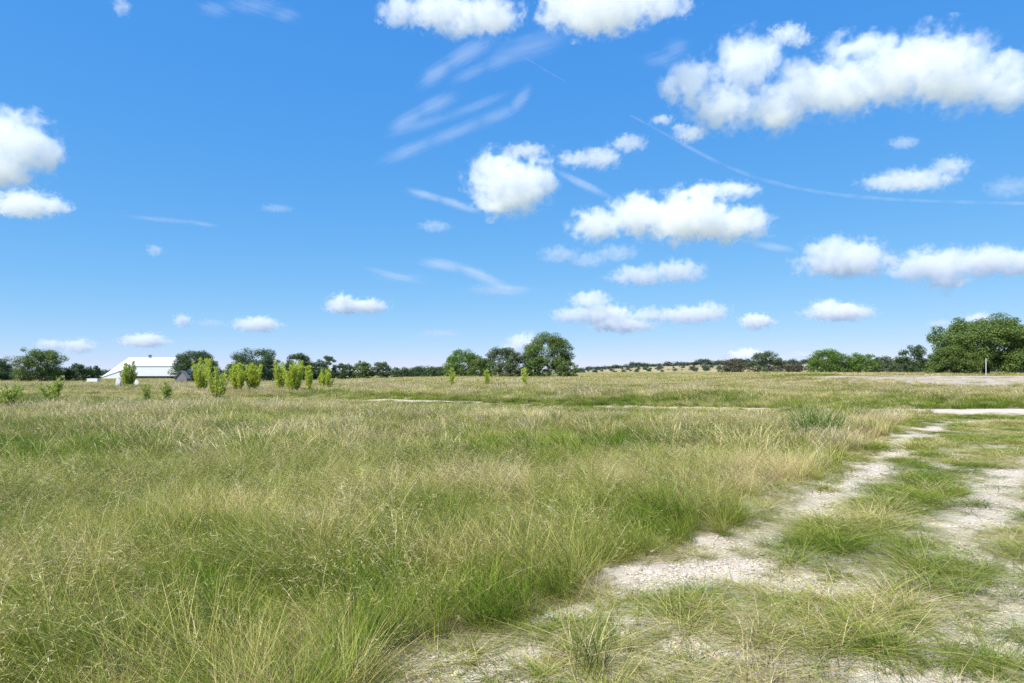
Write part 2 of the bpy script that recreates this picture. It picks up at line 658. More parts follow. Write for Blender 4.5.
CLOUDS = True
if CLOUDS:
    cloud('huge ragged white cumulus, widest of all, high above the large right-hand oak',
          [(690, 80, 30, 22), (722, 104, 36, 24), (748, 62, 34, 28), (775, 108, 42, 22), (805, 90, 42, 24), (845, 86, 46, 28), (888, 78, 50, 28),
           (930, 64, 54, 30), (968, 78, 46, 30), (1004, 92, 36, 20), (860, 48, 44, 12), (1010, 62, 24, 16)], 4.2)
    cloud('tiny puff just above the notch of the huge cumulus', [(788, 33, 20, 9), (800, 40, 14, 6)], 2.5)
    cloud('ragged white cloud cut by the top edge, left of the denser one', [(400, 10, 24, 13), (440, 6, 42, 18), (487, 18, 38, 17), (462, 28, 20, 11)], 4)
    cloud('dense white cloud cut by the top edge above the contrail', [(560, 10, 24, 18), (602, 4, 56, 25), (650, 2, 44, 14), (588, 25, 25, 9)], 5)
    cloud('tall white cumulus cut by the left edge of the sky', [(12, 138, 40, 27), (36, 150, 28, 24), (-6, 166, 42, 22), (-40, 150, 40, 30)], 5)
    cloud('small flat puff directly below the tall left-edge cumulus', [(28, 205, 34, 14), (52, 206, 22, 8), (10, 208, 20, 8)], 4)
    cloud('round compact white cumulus in the middle of the sky with ragged top', [(510, 184, 42, 29), (494, 170, 26, 20), (536, 178, 24, 20), (494, 206, 22, 14)], 5)
    cloud('wing-shaped wisp rising right of the round compact cumulus', [(575, 160, 20, 8), (600, 158, 22, 11), (628, 144, 20, 8), (525, 150, 26, 7)], 2.4)
    cloud('long bright heaped cumulus with flat base, right of the round compact one',
          [(598, 224, 28, 17), (640, 216, 36, 21), (684, 220, 50, 24), (724, 226, 44, 17), (748, 222, 24, 15), (700, 194, 30, 10), (734, 190, 28, 9)], 5.5)
    cloud('faint thin strip of cloud below the long heaped cumulus', [(560, 254, 22, 9), (588, 260, 22, 8), (616, 253, 24, 9)], 1.0)
    cloud('narrow two-lobed cloud bar under the long heaped cumulus', [(640, 275, 32, 10), (676, 272, 30, 12)], 3.6)
    cloud('domed cumulus beside the cloud bank at the right edge', [(845, 263, 50, 15), (828, 250, 26, 14), (862, 252, 28, 15)], 4.5)
    cloud('long cloud bank running out of the right edge of the sky', [(912, 268, 22, 13), (940, 265, 40, 18), (985, 262, 46, 15), (1024, 262, 34, 14), (946, 281, 20, 12)], 4.5)
    cloud('streaky cloud with an upturned right end, between the huge cumulus and contrail', [(915, 179, 46, 10), (950, 166, 20, 10), (888, 181, 26, 8)], 2.6)
    cloud('tiny faint puff between the huge cumulus and the streaky upturned cloud', [(905, 142, 16, 6)], 1.0)
    cloud('heaped cloud low above the far ridge, stacked in two steps', [(590, 300, 22, 10), (604, 314, 36, 11), (570, 315, 20, 8), (622, 325, 36, 8), (648, 314, 15, 8)], 4.2)
    cloud('flat cloud touching the right end of the stepped low cloud', [(690, 315, 36, 9), (710, 311, 20, 10), (668, 316, 20, 6)], 3.8)
    cloud('small oval puff low over the far ridge', [(757, 321, 18, 8.5), (750, 319, 9, 6)], 5)
    cloud('compact flat-based cumulus low under the domed cumulus', [(836, 313, 36, 9), (826, 307, 16, 9), (848, 308, 14, 7)], 5)
    cloud('crisp flat-based cloud alone over the low hazy treeline', [(342, 303, 15, 10), (366, 306, 24, 8), (345, 308, 22, 6)], 5)
    cloud('smooth lens-shaped puff above the sparse dark oak', [(257, 325, 26, 8), (262, 321, 15, 6)], 4)
    cloud('very small round puff left of the lens-shaped one', [(182, 320, 10, 7)], 2.6)
    cloud('flat white cloud resting just above the barn roof', [(144, 341, 26, 7), (152, 338, 14, 6)], 4.5)
    cloud('low cloud right above the round oak left of the barn', [(50, 345, 16, 6), (78, 346, 18, 8)], 3.6)
    cloud('low white cloud sitting on the skyline behind the brownish shrub', [(744, 357, 22, 8), (752, 353, 12, 6)], 5)
    cloud('little puff touching the top of the large right-hand oak', [(978, 320, 16, 8), (990, 323, 12, 6)], 3.6)
    cloud('cloud peeping out left of the tallest central tree', [(524, 344, 20, 12), (514, 350, 16, 8)], 4)
    cloud('thin streak of cloud low left of the large oak', [(944, 324, 18, 4.5)], 1.8)
    cloud('torn cloud scrap beside the upper end of the contrail', [(662, 120, 12, 5), (690, 134, 16, 8), (680, 127, 8, 5)], 2)
    cloud('isolated speck of cloud in the empty blue left sky', [(155, 250, 9, 6)], 1.0)
    cloud('faint oval wisp left of the round compact cumulus', [(435, 226, 18, 6)], .8)
    cloud('faint flat wisp beside the very small round puff', [(212, 323, 16, 4.5)], .7)
    cloud('low cloud fragment at the left edge of the skyline', [(4, 361, 18, 5)], 3)
    cloud('low faint cloud behind the bright green bushy tree', [(826, 356, 26, 5), (800, 355, 10, 4)], 2.4)
    cloud('faint long wisp high in the empty blue left sky', [(276, 208, 18, 4)], .5)
    cloud('thin veil of cloud at the right edge beside the streaky upturned cloud', [(1008, 188, 26, 10)], .6)
    cloud('low faint streak just above the low hazy treeline', [(440, 333, 24, 4)], .8)
    cloud('small bright scrap at the top edge of the left sky', [(122, 6, 9, 9)], 1.0)
    # high ice cloud: long streaks
    def streak(label, pts, w, dens):
        lobes = []
        for (x0, y0), (x1, y1) in zip(pts[:-1], pts[1:]):
            lobes.append(((x0 + x1) / 2, (y0 + y1) / 2, math.hypot(x1 - x0, y1 - y0) * .85, w * 1.2, math.atan2(y0 - y1, x1 - x0)))
        (x0, y0), (x1, y1) = pts[0], pts[-1]
        cloud(label, lobes, dens, 7000, 'cirrus_cloud', -math.atan2(y0 - y1, x1 - x0), .75)

    streak('short bright cirrus stroke directly below the ragged top-edge cloud', [(424, 80), (448, 62), (486, 42)], 7.5, 1.0)
    streak('thin cirrus stroke right of the short bright one', [(456, 80), (486, 66), (512, 58)], 5.5, .55)
    streak('broad faint cirrus haze between the two top-edge clouds', [(498, 54), (560, 38)], 10, .6)
    streak('upper cirrus stroke of the comb above the round compact cumulus', [(394, 128), (420, 112), (452, 98)], 7, .8)
    streak('middle cirrus stroke of the comb above the round compact cumulus', [(400, 132), (450, 116), (500, 96)], 4.5, .5)
    streak('long lowest cirrus stroke of the comb, curving up at its right end', [(388, 158), (430, 142), (480, 122), (512, 110), (528, 90)], 6, .75)
    streak('short slanting cirrus streak left of the round compact cumulus', [(412, 192), (440, 199), (472, 210)], 4.2, 1.3)
    streak('short slanting cirrus streak right of the round compact cumulus', [(563, 175), (602, 194)], 4, 1.3)
    streak('broad cirrus stroke low in the middle sky, pointing down right', [(426, 262), (460, 267), (500, 284)], 6, 1.2)
    streak('soft cirrus foot at the lower end of the broad low stroke', [(478, 289), (524, 290)], 6, 1.1)
    streak('pale cirrus stroke between the low broad stroke and the lens-shaped puff', [(372, 270), (414, 281)], 4, .6)
    streak('hair-thin cirrus line in the empty left sky below the wisp', [(136, 217), (190, 222), (214, 226)], 2.5, .5)
    streak('pale cirrus band just above the contrail and right of the long heaped cumulus', [(758, 244), (790, 250)], 4, .9)
    cloud('thin cirrus scraps along the top of the left sky', [(215, 10, 18, 7), (285, 14, 16, 8), (255, 8, 34, 5)], .6, 7000, 'cirrus_cloud', R(20), 1.2)
    cloud('pale cirrus veil between the fan and the lens-shaped puff', [(400, 277, 34, 5)], .35, 8000, 'cirrus_cloud', R(12), .9)
    cloud('thin cirrus spray left of the huge ragged cumulus', [(660, 60, 20, 8), (676, 50, 16, 10)], .45, 7000, 'cirrus_cloud', R(-20), 1.2)

    def contrail(label, pts, w, dens):
        D = 7600.0
        s = D / FOC
        mb = MB()
        p = np.array(pts, float)
        t = np.linspace(0, 1, len(p))
        tt = np.linspace(0, 1, 40)
        xx, yy, ww = np.interp(tt, t, p[:, 0]), np.interp(tt, t, p[:, 1]), np.interp(tt, t, np.array(w))
        k = np.ones(9) / 9
        xs = np.convolve(np.pad(xx, 4, mode='reflect', reflect_type='odd'), k, 'valid')
        ys = np.convolve(np.pad(yy, 4, mode='reflect', reflect_type='odd'), k, 'valid')
        wob = 1 + .25 * np.sin(tt * 47) * np.sin(tt * 19 + 1)
        mb.tube(np.stack([(xs - 512) * s, np.full(40, D), EYE + (HOR - ys) * s], 1), ww * s * wob, 10)
        m = N('contrail_vapour')
        v = m.n('ShaderNodeVolumePrincipled')
        v.inputs['Color'].default_value = (1, 1, 1, 1)
        cn = m.noise(m.n('ShaderNodeTexCoord').outputs['Object'], 1 / (30 * s), 4, .65)
        m.put(v.inputs['Density'], m.smap(cn, .38, .66, dens / s * .25, dens / s * 1.7))
        m.m.cycles.volume_step_rate = .02
        m.done(v.outputs[0], vol=True)
        o = link('contrail', mb.mesh('contrail'), m.m, smooth=True)
        tag(o, label, 'contrail')

    contrail('long curving contrail from the torn scrap to the right edge of the sky',
             [(630, 115), (662, 132), (700, 154), (745, 176), (800, 190), (860, 198), (940, 202), (1034, 203.5)], [.8, 1.6, 1.8, 2, 2, 2, 1.8, 1.8], .036)
    contrail('short faint contrail under the dense cloud at the top edge', [(522, 56), (545, 70), (566, 82)], [.7, 1.2, .6], .05)

# ------------------------------------------------------------------ meadow grass
TUFTS = bpy.data.collections.new('tufts')
GRASS_MATS = {}


def grass_mat(name, stops, base, trans=.3):
    m = N(name)
    pos = m.pos()
    h, r = m.attr('h'), m.attr('r')
    dry = m.attr('dry', 'INSTANCER')
    oi = m.n('ShaderNodeObjectInfo').outputs['Random']
    x = m.math('ADD', dry, m.math('MULTIPLY', m.math('SUBTRACT', r, .5), .46))
    x = m.math('ADD', x, m.math('MULTIPLY', m.math('SUBTRACT', oi, .5), .46))
    x = m.math('ADD', x, m.math('MULTIPLY', m.math('SUBTRACT', h, .5), .30))
    c = m.ramp(x, stops)
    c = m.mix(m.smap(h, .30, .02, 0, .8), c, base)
    odd = m.math('FRACT', m.math('MULTIPLY', r, 17.3))
    c = m.mix(m.smap(odd, .80, .83, 0, .8), c, (.18, .125, .055))
    hs = m.n('ShaderNodeHueSaturation')
    m.put(hs.inputs['Color'], c)
    m.put(hs.inputs['Value'], m.math('ADD', .84, m.math('MULTIPLY', r, .58)))
    m.done(m.leafy(hs.outputs[0], trans, .75, .10))
    return m.m


M_TALL = grass_mat('meadow_blade', [(.0, (.080, .165, .008)), (.28, (.178, .272, .027)), (.55, (.355, .375, .070)), (.8, (.55, .475, .175)), (1.0, (.70, .57, .29))], (.15, .095, .03), .24)
M_SEED = grass_mat('dry_stalk', [(.0, (.34, .32, .10)), (.35, (.50, .43, .18)), (.7, (.64, .54, .29)), (1.0, (.70, .58, .38))], (.22, .15, .05), .24)
M_TURF = grass_mat('short_turf', [(.0, (.070, .155, .008)), (.35, (.150, .240, .018)), (.6, (.34, .36, .060)), (.85, (.54, .465, .20)), (1.0, (.64, .53, .31))], (.22, .165, .07), .24)


def tuft_mesh(name, seed, nb, foot, h0, h1, w, lean, droop, nseg, mat, seedhead=0.0, wind=0.0):
    g = np.random.default_rng(seed)
    V, Q, T, HH, RR = [], [], [], [], []
    n = 0
    for k in range(nb):
        a = g.uniform(0, 2 * np.pi)
        rr = foot * math.sqrt(g.uniform(0, 1))
        bx, by = rr * math.cos(a), rr * math.sin(a)
        lv = np.array([wind + g.normal(0, lean) + .3 * lean * math.cos(a), g.normal(0, lean) + .3 * lean * math.sin(a)])
        ln = float(np.hypot(*lv)) + .01
        dx, dy = lv / ln
        L = g.uniform(h0, h1)
        dr = droop * g.uniform(.3, 1.4)
        ww = w * g.uniform(.65, 1.3)
        fa = g.uniform(0, 2 * np.pi)
        wx, wy = math.cos(fa) * ww / 2, math.sin(fa) * ww / 2
        rnd = g.uniform()
        ang, px, pz = ln, 0.0, 0.0
        st = L / nseg
        start = n
        for i in range(nseg):
            t = i / nseg
            wd = (1 - t) ** .55 if seedhead == 0 else (.55 if t < .62 else .55 + 2.2 * seedhead * math.sin((t - .62) / .38 * math.pi))
            c = (bx + dx * px, by + dy * px, pz)
            V += [(c[0] - wx * wd, c[1] - wy * wd, c[2]), (c[0] + wx * wd, c[1] + wy * wd, c[2])]
            HH += [t, t]
            RR += [rnd, rnd]
            px += math.sin(ang) * st
            pz += math.cos(ang) * st
            ang += dr * (.35 + t) * 2 / nseg
            n += 2
        V.append((bx + dx * px, by + dy * px, pz))
        HH.append(1.0)
        RR.append(rnd)
        n += 1
        for i in range(nseg - 1):
            s = start + 2 * i
            Q.append((s, s + 1, s + 3, s + 2))
        s = start + 2 * (nseg - 1)
        T.append((s, s + 1, s + 2))
        if seedhead:
            for j in range(11 if w < .003 else 4):
                t = g.uniform(.52, .97)
                q0 = np.array(V[start + 2 * int(t * nseg)])
                q1 = np.array(V[min(start + 2 * int(t * nseg) + 2, n - 1)])
                p0 = q0 + (q1 - q0) * (t * nseg - int(t * nseg))
                dd = g.normal(0, 1, 3) * (1, 1, .6) + (dx * .5, dy * .5, .5)
                dd = dd / np.linalg.norm(dd) * L * g.uniform(.02, .06)
                sw = np.cross(dd, g.normal(0, 1, 3))
                sw = sw / (np.linalg.norm(sw) + 1e-9) * w * .9
                V += [tuple(p0), tuple(p0 + dd * .55 + sw), tuple(p0 + dd), tuple(p0 + dd * .55 - sw)]
                HH += [t, 1, 1, 1]
                RR += [rnd] * 4
                Q.append((n, n + 1, n + 2, n + 3))
                n += 4
    me = mesh_from(name, np.array(V), [np.array(Q), np.array(T)])
    add_attr(me, 'h', HH)
    add_attr(me, 'r', RR)
    me.materials.append(mat)
    me.polygons.foreach_set('use_smooth', np.ones(len(me.polygons), bool))
    return me


VARIANTS = []   # index -> kind


def add_variant(coll, me):
    o = bpy.data.objects.new('%s.%03d' % (coll.name, len(coll.objects) + 1), me)
    coll.objects.link(o)
    return len(coll.objects) - 1


KT = {}
for kind, args in {
    # name: (nb, foot, h0, h1, w, lean, droop, nseg, mat, seedhead, variants)
    'tall0': (140, .095, .35, 1.05, .0028, .21, .32, 5, M_TALL, 0, 8),
    'fill0': (150, .24, .20, 1.05, .0026, .40, .70, 4, M_TALL, 0, 6),
    'seed0': (24, .16, .65, 1.40, .0020, .28, .50, 5, M_SEED, .25, 7),
    'tall1': (130, .15, .42, 1.0, .0066, .17, .30, 4, M_TALL, 0, 6),
    'fill1': (170, .5, .25, 1.0, .0050, .34, .6, 4, M_TALL, 0, 4),
    'seed1': (38, .28, .7, 1.35, .0052, .17, .30, 5, M_SEED, .3, 5),
    'tall2': (140, .42, .42, 1.0, .015, .18, .28, 3, M_TALL, 0, 5),
    'fill2': (120, 1.0, .3, 1.0, .013, .32, .5, 3, M_TALL, 0, 3),
    'seed2': (46, .6, .7, 1.3, .012, .17, .28, 4, M_SEED, .4, 4),
    'tall3': (160, 2.0, .4, 1.0, .036, .26, .4, 3, M_TALL, 0, 4),
    'fill3': (100, 2.4, .3, 1.0, .04, .3, .4, 3, M_TALL, 0, 3),
    'seed3': (70, 2.0, .7, 1.2, .028, .24, .3, 3, M_SEED, .4, 3),
    'turf0': (70, .085, .30, 1.1, .0046, .38, .55, 4, M_TURF, 0, 7),
    'turf1': (110, .22, .30, 1.1, .0085, .36, .5, 3, M_TURF, 0, 5),
    'turf2': (170, 1.1, .35, 1.0, .022, .45, .7, 3, M_TURF, 0, 3),
}.items():
    nb, foot, h0, h1, w, lean, droop, nseg, mat, sh, nv = args
    KT[kind] = [add_variant(TUFTS, tuft_mesh('grass_tuft', 100 + 13 * len(TUFTS.objects) + k, nb, foot, h0, h1, w, lean, droop, nseg, mat, sh, wind=.16 if kind[:4] == 'turf' else .17)) for k in range(nv)]


def sector(dens, d0, d1, half=46.0):
    """random points in the wedge the camera looks into"""
    a0 = R(half)
    area = a0 * (d1 * d1 - d0 * d0)
    n = int(area * dens)
    d = np.sqrt(rng.uniform(d0 * d0, d1 * d1, n))
    a = rng.uniform(-a0, a0, n)
    return d * np.sin(a), d * np.cos(a)


PTS = {k: [] for k in ('x', 'y', 'z', 'rot', 'scl', 'idx', 'dry')}
PTS_T = {k: [] for k in PTS}


def emit(store, x, y, idx_list, sx, sz, dry, tilt, tdir):
    n = len(x)
    if n == 0:
        return
    store['x'].append(x)
    store['y'].append(y)
    store['z'].append(terrain(x, y) - .012)
    spin = tdir + rng.normal(0, .45, n)
    tilt = np.clip(np.asarray(tilt) * .35, 0, .22)
    ax, ay = -np.sin(tdir), np.cos(tdir)            # tilt axis: perpendicular to lean direction
    c, s = np.cos(tilt), np.sin(tilt)
    C = 1 - c
    Tm = np.zeros((n, 3, 3))
    Tm[:, 0, 0] = c + ax * ax * C
    Tm[:, 0, 1] = ax * ay * C
    Tm[:, 0, 2] = ay * s
    Tm[:, 1, 0] = ax * ay * C
    Tm[:, 1, 1] = c + ay * ay * C
    Tm[:, 1, 2] = -ax * s
    Tm[:, 2, 0] = -ay * s
    Tm[:, 2, 1] = ax * s
    Tm[:, 2, 2] = c
    Z = np.zeros((n, 3, 3))
    Z[:, 0, 0] = np.cos(spin)
    Z[:, 0, 1] = -np.sin(spin)
    Z[:, 1, 0] = np.sin(spin)
    Z[:, 1, 1] = np.cos(spin)
    Z[:, 2, 2] = 1
    M = Tm @ Z
    b = -np.arcsin(np.clip(M[:, 2, 0], -1, 1))
    a = np.arctan2(M[:, 2, 1], M[:, 2, 2])
    cc = np.arctan2(M[:, 1, 0], M[:, 0, 0])
    store['rot'].append(np.stack([a, b, cc], 1))
    store['scl'].append(np.stack([sx, sx, sz], 1))
    store['idx'].append(rng.choice(np.array(idx_list), n))
    store['dry'].append(dry)


def dryness(x, y):
    """how cured the meadow is: patches of green, bands of blond"""
    d = .385 + 1.2 * (fbm(x, y, .22, 81, 3) - .5) + .65 * (fbm(x, y, 1.3, 91, 2) - .5)
    e = edge_side(x, y)
    d = d + .16 * sstep(1.6, .2, e)                                   # cured along the track
    d = d + .22 * np.exp(-((x - 4.5) / 2.5) ** 2 - ((y - 9.5) / 3.0) ** 2)
    d = d - .22 * np.exp(-((x + .5) / 4) ** 2 - ((y - 12) / 6) ** 2)
    d = d + .34 * np.exp(-((x - 11) / 3.0) ** 2 - ((y - 18) / 4.5) ** 2)
    d = d - .45 * np.exp(-((x - 9.3) / 1.2) ** 2 - ((y - 20.5) / 2.2) ** 2)
    d = d + .24 * sstep(36, 60, y) - .08 * sstep(20, 34, y) * sstep(42, 36, y)
    return d


def meadow(kinds, dens, d0, d1, wide):
    for kind, dn in zip(kinds, dens):
        x, y = sector(dn, d0, d1)
        tall, h, p = cover(x, y)
        b = bareness(x, y)
        keep = (rng.uniform(0, 1, len(x)) < tall * (1 - b) ** 1.5) & (np.hypot(x, y) > 1.25)
        x, y, h = x[keep], y[keep], h[keep]
        n = len(x)
        wd = fbm(x, y, .35, 101, 2)
        tdir = R(180) + (wd - .5) * 5.0 + rng.normal(0, .5, n)
        tilt = np.clip(.10 + .5 * (fbm(x, y, .6, 111, 2) - .3) + rng.normal(0, .08, n), 0, .75)
        dry = dryness(x, y) + rng.normal(0, .05, n)
        sd = kind.startswith('seed')
        if sd:
            k2 = rng.uniform(0, 1, n) < np.clip(.25 + 1.5 * (fbm(x, y, .3, 121, 2) - .3), .1, 1)
            x, y, h, tdir, tilt, dry, n = x[k2], y[k2], h[k2], tdir[k2], tilt[k2], dry[k2], int(k2.sum())
        hv = rng.uniform(.68, 1.28, n)
        if kind.startswith('fill'):
            hv = rng.uniform(.42, .72, n)
        else:
            dry = dry + rng.normal(0, .13, n)
        sz = h * hv
        emit(PTS, x, y, KT[kind], np.clip(hv, .8, 1.25) * np.clip(h / .5, .6, 1.3), sz, dry, tilt, tdir)


meadow(('tall0', 'fill0', 'seed0'), (27, 22, 20), 1.0, 12, 0)
meadow(('tall1', 'fill1', 'seed1'), (12, 5, 7), 12, 34, 0)
meadow(('tall2', 'fill2', 'seed2'), (2.4, 1.2, 1.2), 34, 95, 0)
meadow(('tall3', 'fill3', 'seed3'), (.42, .25, .2), 95, 330, 0)


def trampled(kind, skind, dens, d0, d1):
    x, y = sector(dens, d0, d1)
    tall, h, p = cover(x, y)
    b = bareness(x, y)
    lawn = fbm(x, y, .9, 131, 3)
    rough = sstep(.40, .50, .7 * fbm(x, y, 2.6, 133, 3) + .3 * fbm(x, y, 7.0, 134, 2))
    spot = sstep(.56, .72, fbm(x, y, 5.0, 135, 2))
    prob = np.clip((1 - tall) * (1 - b) ** 1.6 * (.30 + .70 * rough) + (.01 + .22 * spot) * b * (1 - tall), 0, 1)
    keep = (rng.uniform(0, 1, len(x)) < prob) & (np.hypot(x, y) > 1.3)
    x, y, p, lawn, b = x[keep], y[keep], p[keep], lawn[keep], b[keep]
    n = len(x)
    hh = (.05 + .13 * lawn ** 1.5) * rng.uniform(.45, 1.7, n) * (.62 + .38 * rough[keep]) + p * rng.uniform(.35, 1.0, n)
    hh = hh * (1 - .5 * b)
    dry = .40 + 1.1 * (fbm(x, y, .8, 141, 3) - .45) + .5 * (fbm(x, y, 3.1, 143, 2) - .5) + .55 * p + rng.normal(0, .13, n)
    tdir = R(195) + (fbm(x, y, .5, 151, 2) - .5) * 6 + rng.normal(0, 1.5, n)
    tilt = np.clip(.15 + 1.0 * p + rng.normal(0, .15, n), 0, .9)
    emit(PTS_T, x, y, KT[kind], rng.uniform(.8, 1.3, n) * (.75 + 1.4 * p), hh, dry, tilt * .5, tdir)
    # blond stalks in the taller patches
    m = (rng.uniform(0, 1, n) < .035 * (p > .10) + .004)
    emit(PTS_T, x[m], y[m], KT[skind], np.full(m.sum(), .8), (.16 + p[m] * .9) * rng.uniform(.7, 1.2, m.sum()), dry[m] + .1, tilt[m] + .12, tdir[m])


trampled('turf0', 'seed0', 78, 1.2, 10)
trampled('turf1', 'seed1', 30, 10, 34)


def short_far(kind, dens, d0, d1):
    x, y = sector(dens, d0, d1)
    tall, h, p = cover(x, y)
    b = bareness(x, y)
    keep = rng.uniform(0, 1, len(x)) < (1 - b) ** 2 * (1 - .6 * tall) + .10 * b * (y > 55)
    x, y = x[keep], y[keep]
    n = len(x)
    emit(PTS_T, x, y, KT[kind], np.ones(n), .16 * rng.uniform(.6, 1.4, n), dryness(x, y), np.full(n, .1), np.full(n, R(180)))


short_far('turf2', .9, 34, 130)


def scatter_object(name, store, coll, mat_list, label, cat):
    x = np.concatenate(store['x'])
    v = np.stack([x, np.concatenate(store['y']), np.concatenate(store['z'])], 1)
    me = bpy.data.meshes.new(name)
    me.vertices.add(len(v))
    me.vertices.foreach_set('co', v.astype(np.float32).ravel())
    add_attr(me, 'rot', np.concatenate(store['rot']), 'FLOAT_VECTOR')
    add_attr(me, 'scl', np.concatenate(store['scl']), 'FLOAT_VECTOR')
    add_attr(me, 'idx', np.concatenate(store['idx']), 'INT')
    add_attr(me, 'dry', np.concatenate(store['dry']))
    for m in mat_list:
        me.materials.append(m)
    o = bpy.data.objects.new(name, me)
    COL.objects.link(o)
    ng = bpy.data.node_groups.new(name, 'GeometryNodeTree')
    ng.interface.new_socket('Geometry', in_out='INPUT', socket_type='NodeSocketGeometry')
    ng.interface.new_socket('Geometry', in_out='OUTPUT', socket_type='NodeSocketGeometry')
    gi, go = ng.nodes.new('NodeGroupInput'), ng.nodes.new('NodeGroupOutput')
    ci = ng.nodes.new('GeometryNodeCollectionInfo')
    ci.inputs['Collection'].default_value = coll
    ci.inputs['Separate Children'].default_value = True
    ci.inputs['Reset Children'].default_value = True
    ip = ng.nodes.new('GeometryNodeInstanceOnPoints')
    ip.inputs['Pick Instance'].default_value = True

    def na(nm, typ):
        a = ng.nodes.new('GeometryNodeInputNamedAttribute')
        a.data_type = typ
        a.inputs['Name'].default_value = nm
        return [s for s in a.outputs if s.enabled and s.name == 'Attribute'][0]
    L = ng.links.new
    L(gi.outputs[0], ip.inputs['Points'])
    L(ci.outputs[0], ip.inputs['Instance'])
    L(na('idx', 'INT'), ip.inputs['Instance Index'])
    e2r = ng.nodes.new('FunctionNodeEulerToRotation')
    L(na('rot', 'FLOAT_VECTOR'), e2r.inputs[0])
    L(e2r.outputs[0], ip.inputs['Rotation'])
    L(na('scl', 'FLOAT_VECTOR'), ip.inputs['Scale'])
    L(ip.outputs[0], go.inputs[0])
    md = o.modifiers.new('scatter', 'NODES')
    md.node_group = ng
    tag(o, label, cat, kind='stuff')
    print(name, len(v))
    return o


scatter_object('meadow_grass', PTS, TUFTS, [M_TALL, M_SEED], 'tall wind-combed green and straw coloured meadow grass', 'grass')
scatter_object('short_grass', PTS_T, TUFTS, [M_TURF, M_SEED], 'short green turf and dry thatch on the trampled track', 'grass')

# ------------------------------------------------------------------ loose gravel on the bare caliche
STONES = bpy.data.collections.new('stones')
ms = N('limestone_pebble')
oi = ms.n('ShaderNodeObjectInfo').outputs['Random']
cst = ms.ramp(oi, [(0, (.40, .315, .24)), (.25, (.56, .475, .39)), (.6, (.68, .60, .51)), (.85, (.78, .71, .62)), (1, (.52, .38, .28))])
ms.done(ms.pbr(cst, .9, ms.noise(ms.pos(), 90, 3, .6), .4, .004, .2))
for k in range(6):
    bm = bmesh.new()
    bmesh.ops.create_icosphere(bm, subdivisions=2, radius=1.0)
    g = np.random.default_rng(900 + k)
    ax = g.uniform(.55, 1.15, 3)
    dirs = g.normal(0, 1, (7, 3))
    dirs /= np.linalg.norm(dirs, axis=1)[:, None]
    cut = g.uniform(.5, .9, 7)
    for v in bm.verts:
        p = np.array(v.co)
        for dd, c in zip(dirs, cut):
            t = p @ dd
            if t > c:
                p = p - dd * (t - c)
        v.co = p * ax
    me = bpy.data.meshes.new('stone')
    bm.to_mesh(me)
    bm.free()
    me.materials.append(ms.m)
    add_variant(STONES, me)
PS = {k: [] for k in PTS}


def stones(dens, d0, d1, s0, s1):
    x, y = sector(dens, d0, d1)
    b = bareness(x, y)
    keep = rng.uniform(0, 1, len(x)) < b * sstep(.25, .6, fbm(x, y, 1.7, 201, 3)) + .04 * b
    x, y = x[keep], y[keep]
    n = len(x)
    s = s0 + (s1 - s0) * rng.uniform(0, 1, n) ** 4
    emit(PS, x, y, list(range(6)), s, s * .55, np.zeros(n), rng.uniform(0, .5, n), rng.uniform(0, 6.28, n))
    PS['z'][-1] = PS['z'][-1] - .010 + s * .25 - .002


stones(2600, 1.3, 8, .004, .017)
stones(90, 1.3, 9, .014, .034)
stones(520, 8, 17, .007, .022)
scatter_object('gravel', PS, STONES, [ms.m], 'loose pale limestone gravel on the bare parts of the track', 'gravel')


# ------------------------------------------------------------------ trees
def leaf_mat(name, dark, mid, light, trans=.25):
    m = N(name)
    g = m.n('ShaderNodeNewGeometry')
    rnd = g.outputs['Random Per Island']
    big = m.noise(g.outputs['Position'], .55, 2, .5)
    f = m.math('ADD', m.math('MULTIPLY', rnd, .55), m.math('MULTIPLY', big, .45))
    c = m.ramp(f, [(.2, dark), (.5, mid), (.8, light)])
    m.done(m.leafy(c, trans, .5, .3))
    return m.m


LEAF = {
    'oak': leaf_mat('oak_leaf', (.065, .115, .022), (.13, .195, .038), (.21, .27, .065)),
    'dark': leaf_mat('dark_oak_leaf', (.042, .080, .026), (.070, .118, .038), (.118, .172, .058)),
    'grey': leaf_mat('grey_oak_leaf', (.065, .095, .038), (.115, .15, .062), (.17, .205, .095)),
    'bright': leaf_mat('bright_leaf', (.070, .135, .016), (.13, .22, .026), (.20, .30, .05)),
    'brown': leaf_mat('brownish_leaf', (.080, .075, .042), (.125, .115, .066), (.18, .16, .10)),
    'lime': leaf_mat('lime_leaf', (.42, .50, .045), (.58, .64, .08), (.68, .72, .17), .5),
    'green': leaf_mat('weed_leaf', (.30, .38, .06), (.42, .49, .09), (.52, .57, .15), .5),
}
mb_ = N('tree_bark')
mb_.done(mb_.pbr(mb_.ramp(mb_.noise(mb_.pos(), 3, 4, .6), [(.3, (.12, .10, .075)), (.7, (.26, .23, .19))]), .9, mb_.noise(mb_.pos(), 12, 4, .6), .5, .05))
BARK = mb_.m
mb2 = N('pale_bark')
mb2.done(mb2.pbr(mb2.ramp(mb2.noise(mb2.pos(), 3, 4, .6), [(.3, (.26, .23, .18)), (.7, (.42, .39, .33))]), .9))
PALE_BARK = mb2.m


def leaf_cloud(C, Nn, size, g):
    n = len(C)
    r = g.normal(0, 1, (n, 3))
    t = np.cross(Nn, r)
    t /= np.linalg.norm(t, axis=1)[:, None] + 1e-9
    b = np.cross(Nn, t)
    s = (size * g.uniform(.6, 1.35, n))[:, None]
    V = np.stack([C + t * s, C + b * s * .55, C - t * s, C - b * s * .55], 1).reshape(-1, 3)
    Q = np.arange(n * 4).reshape(-1, 4)
    return V, Q


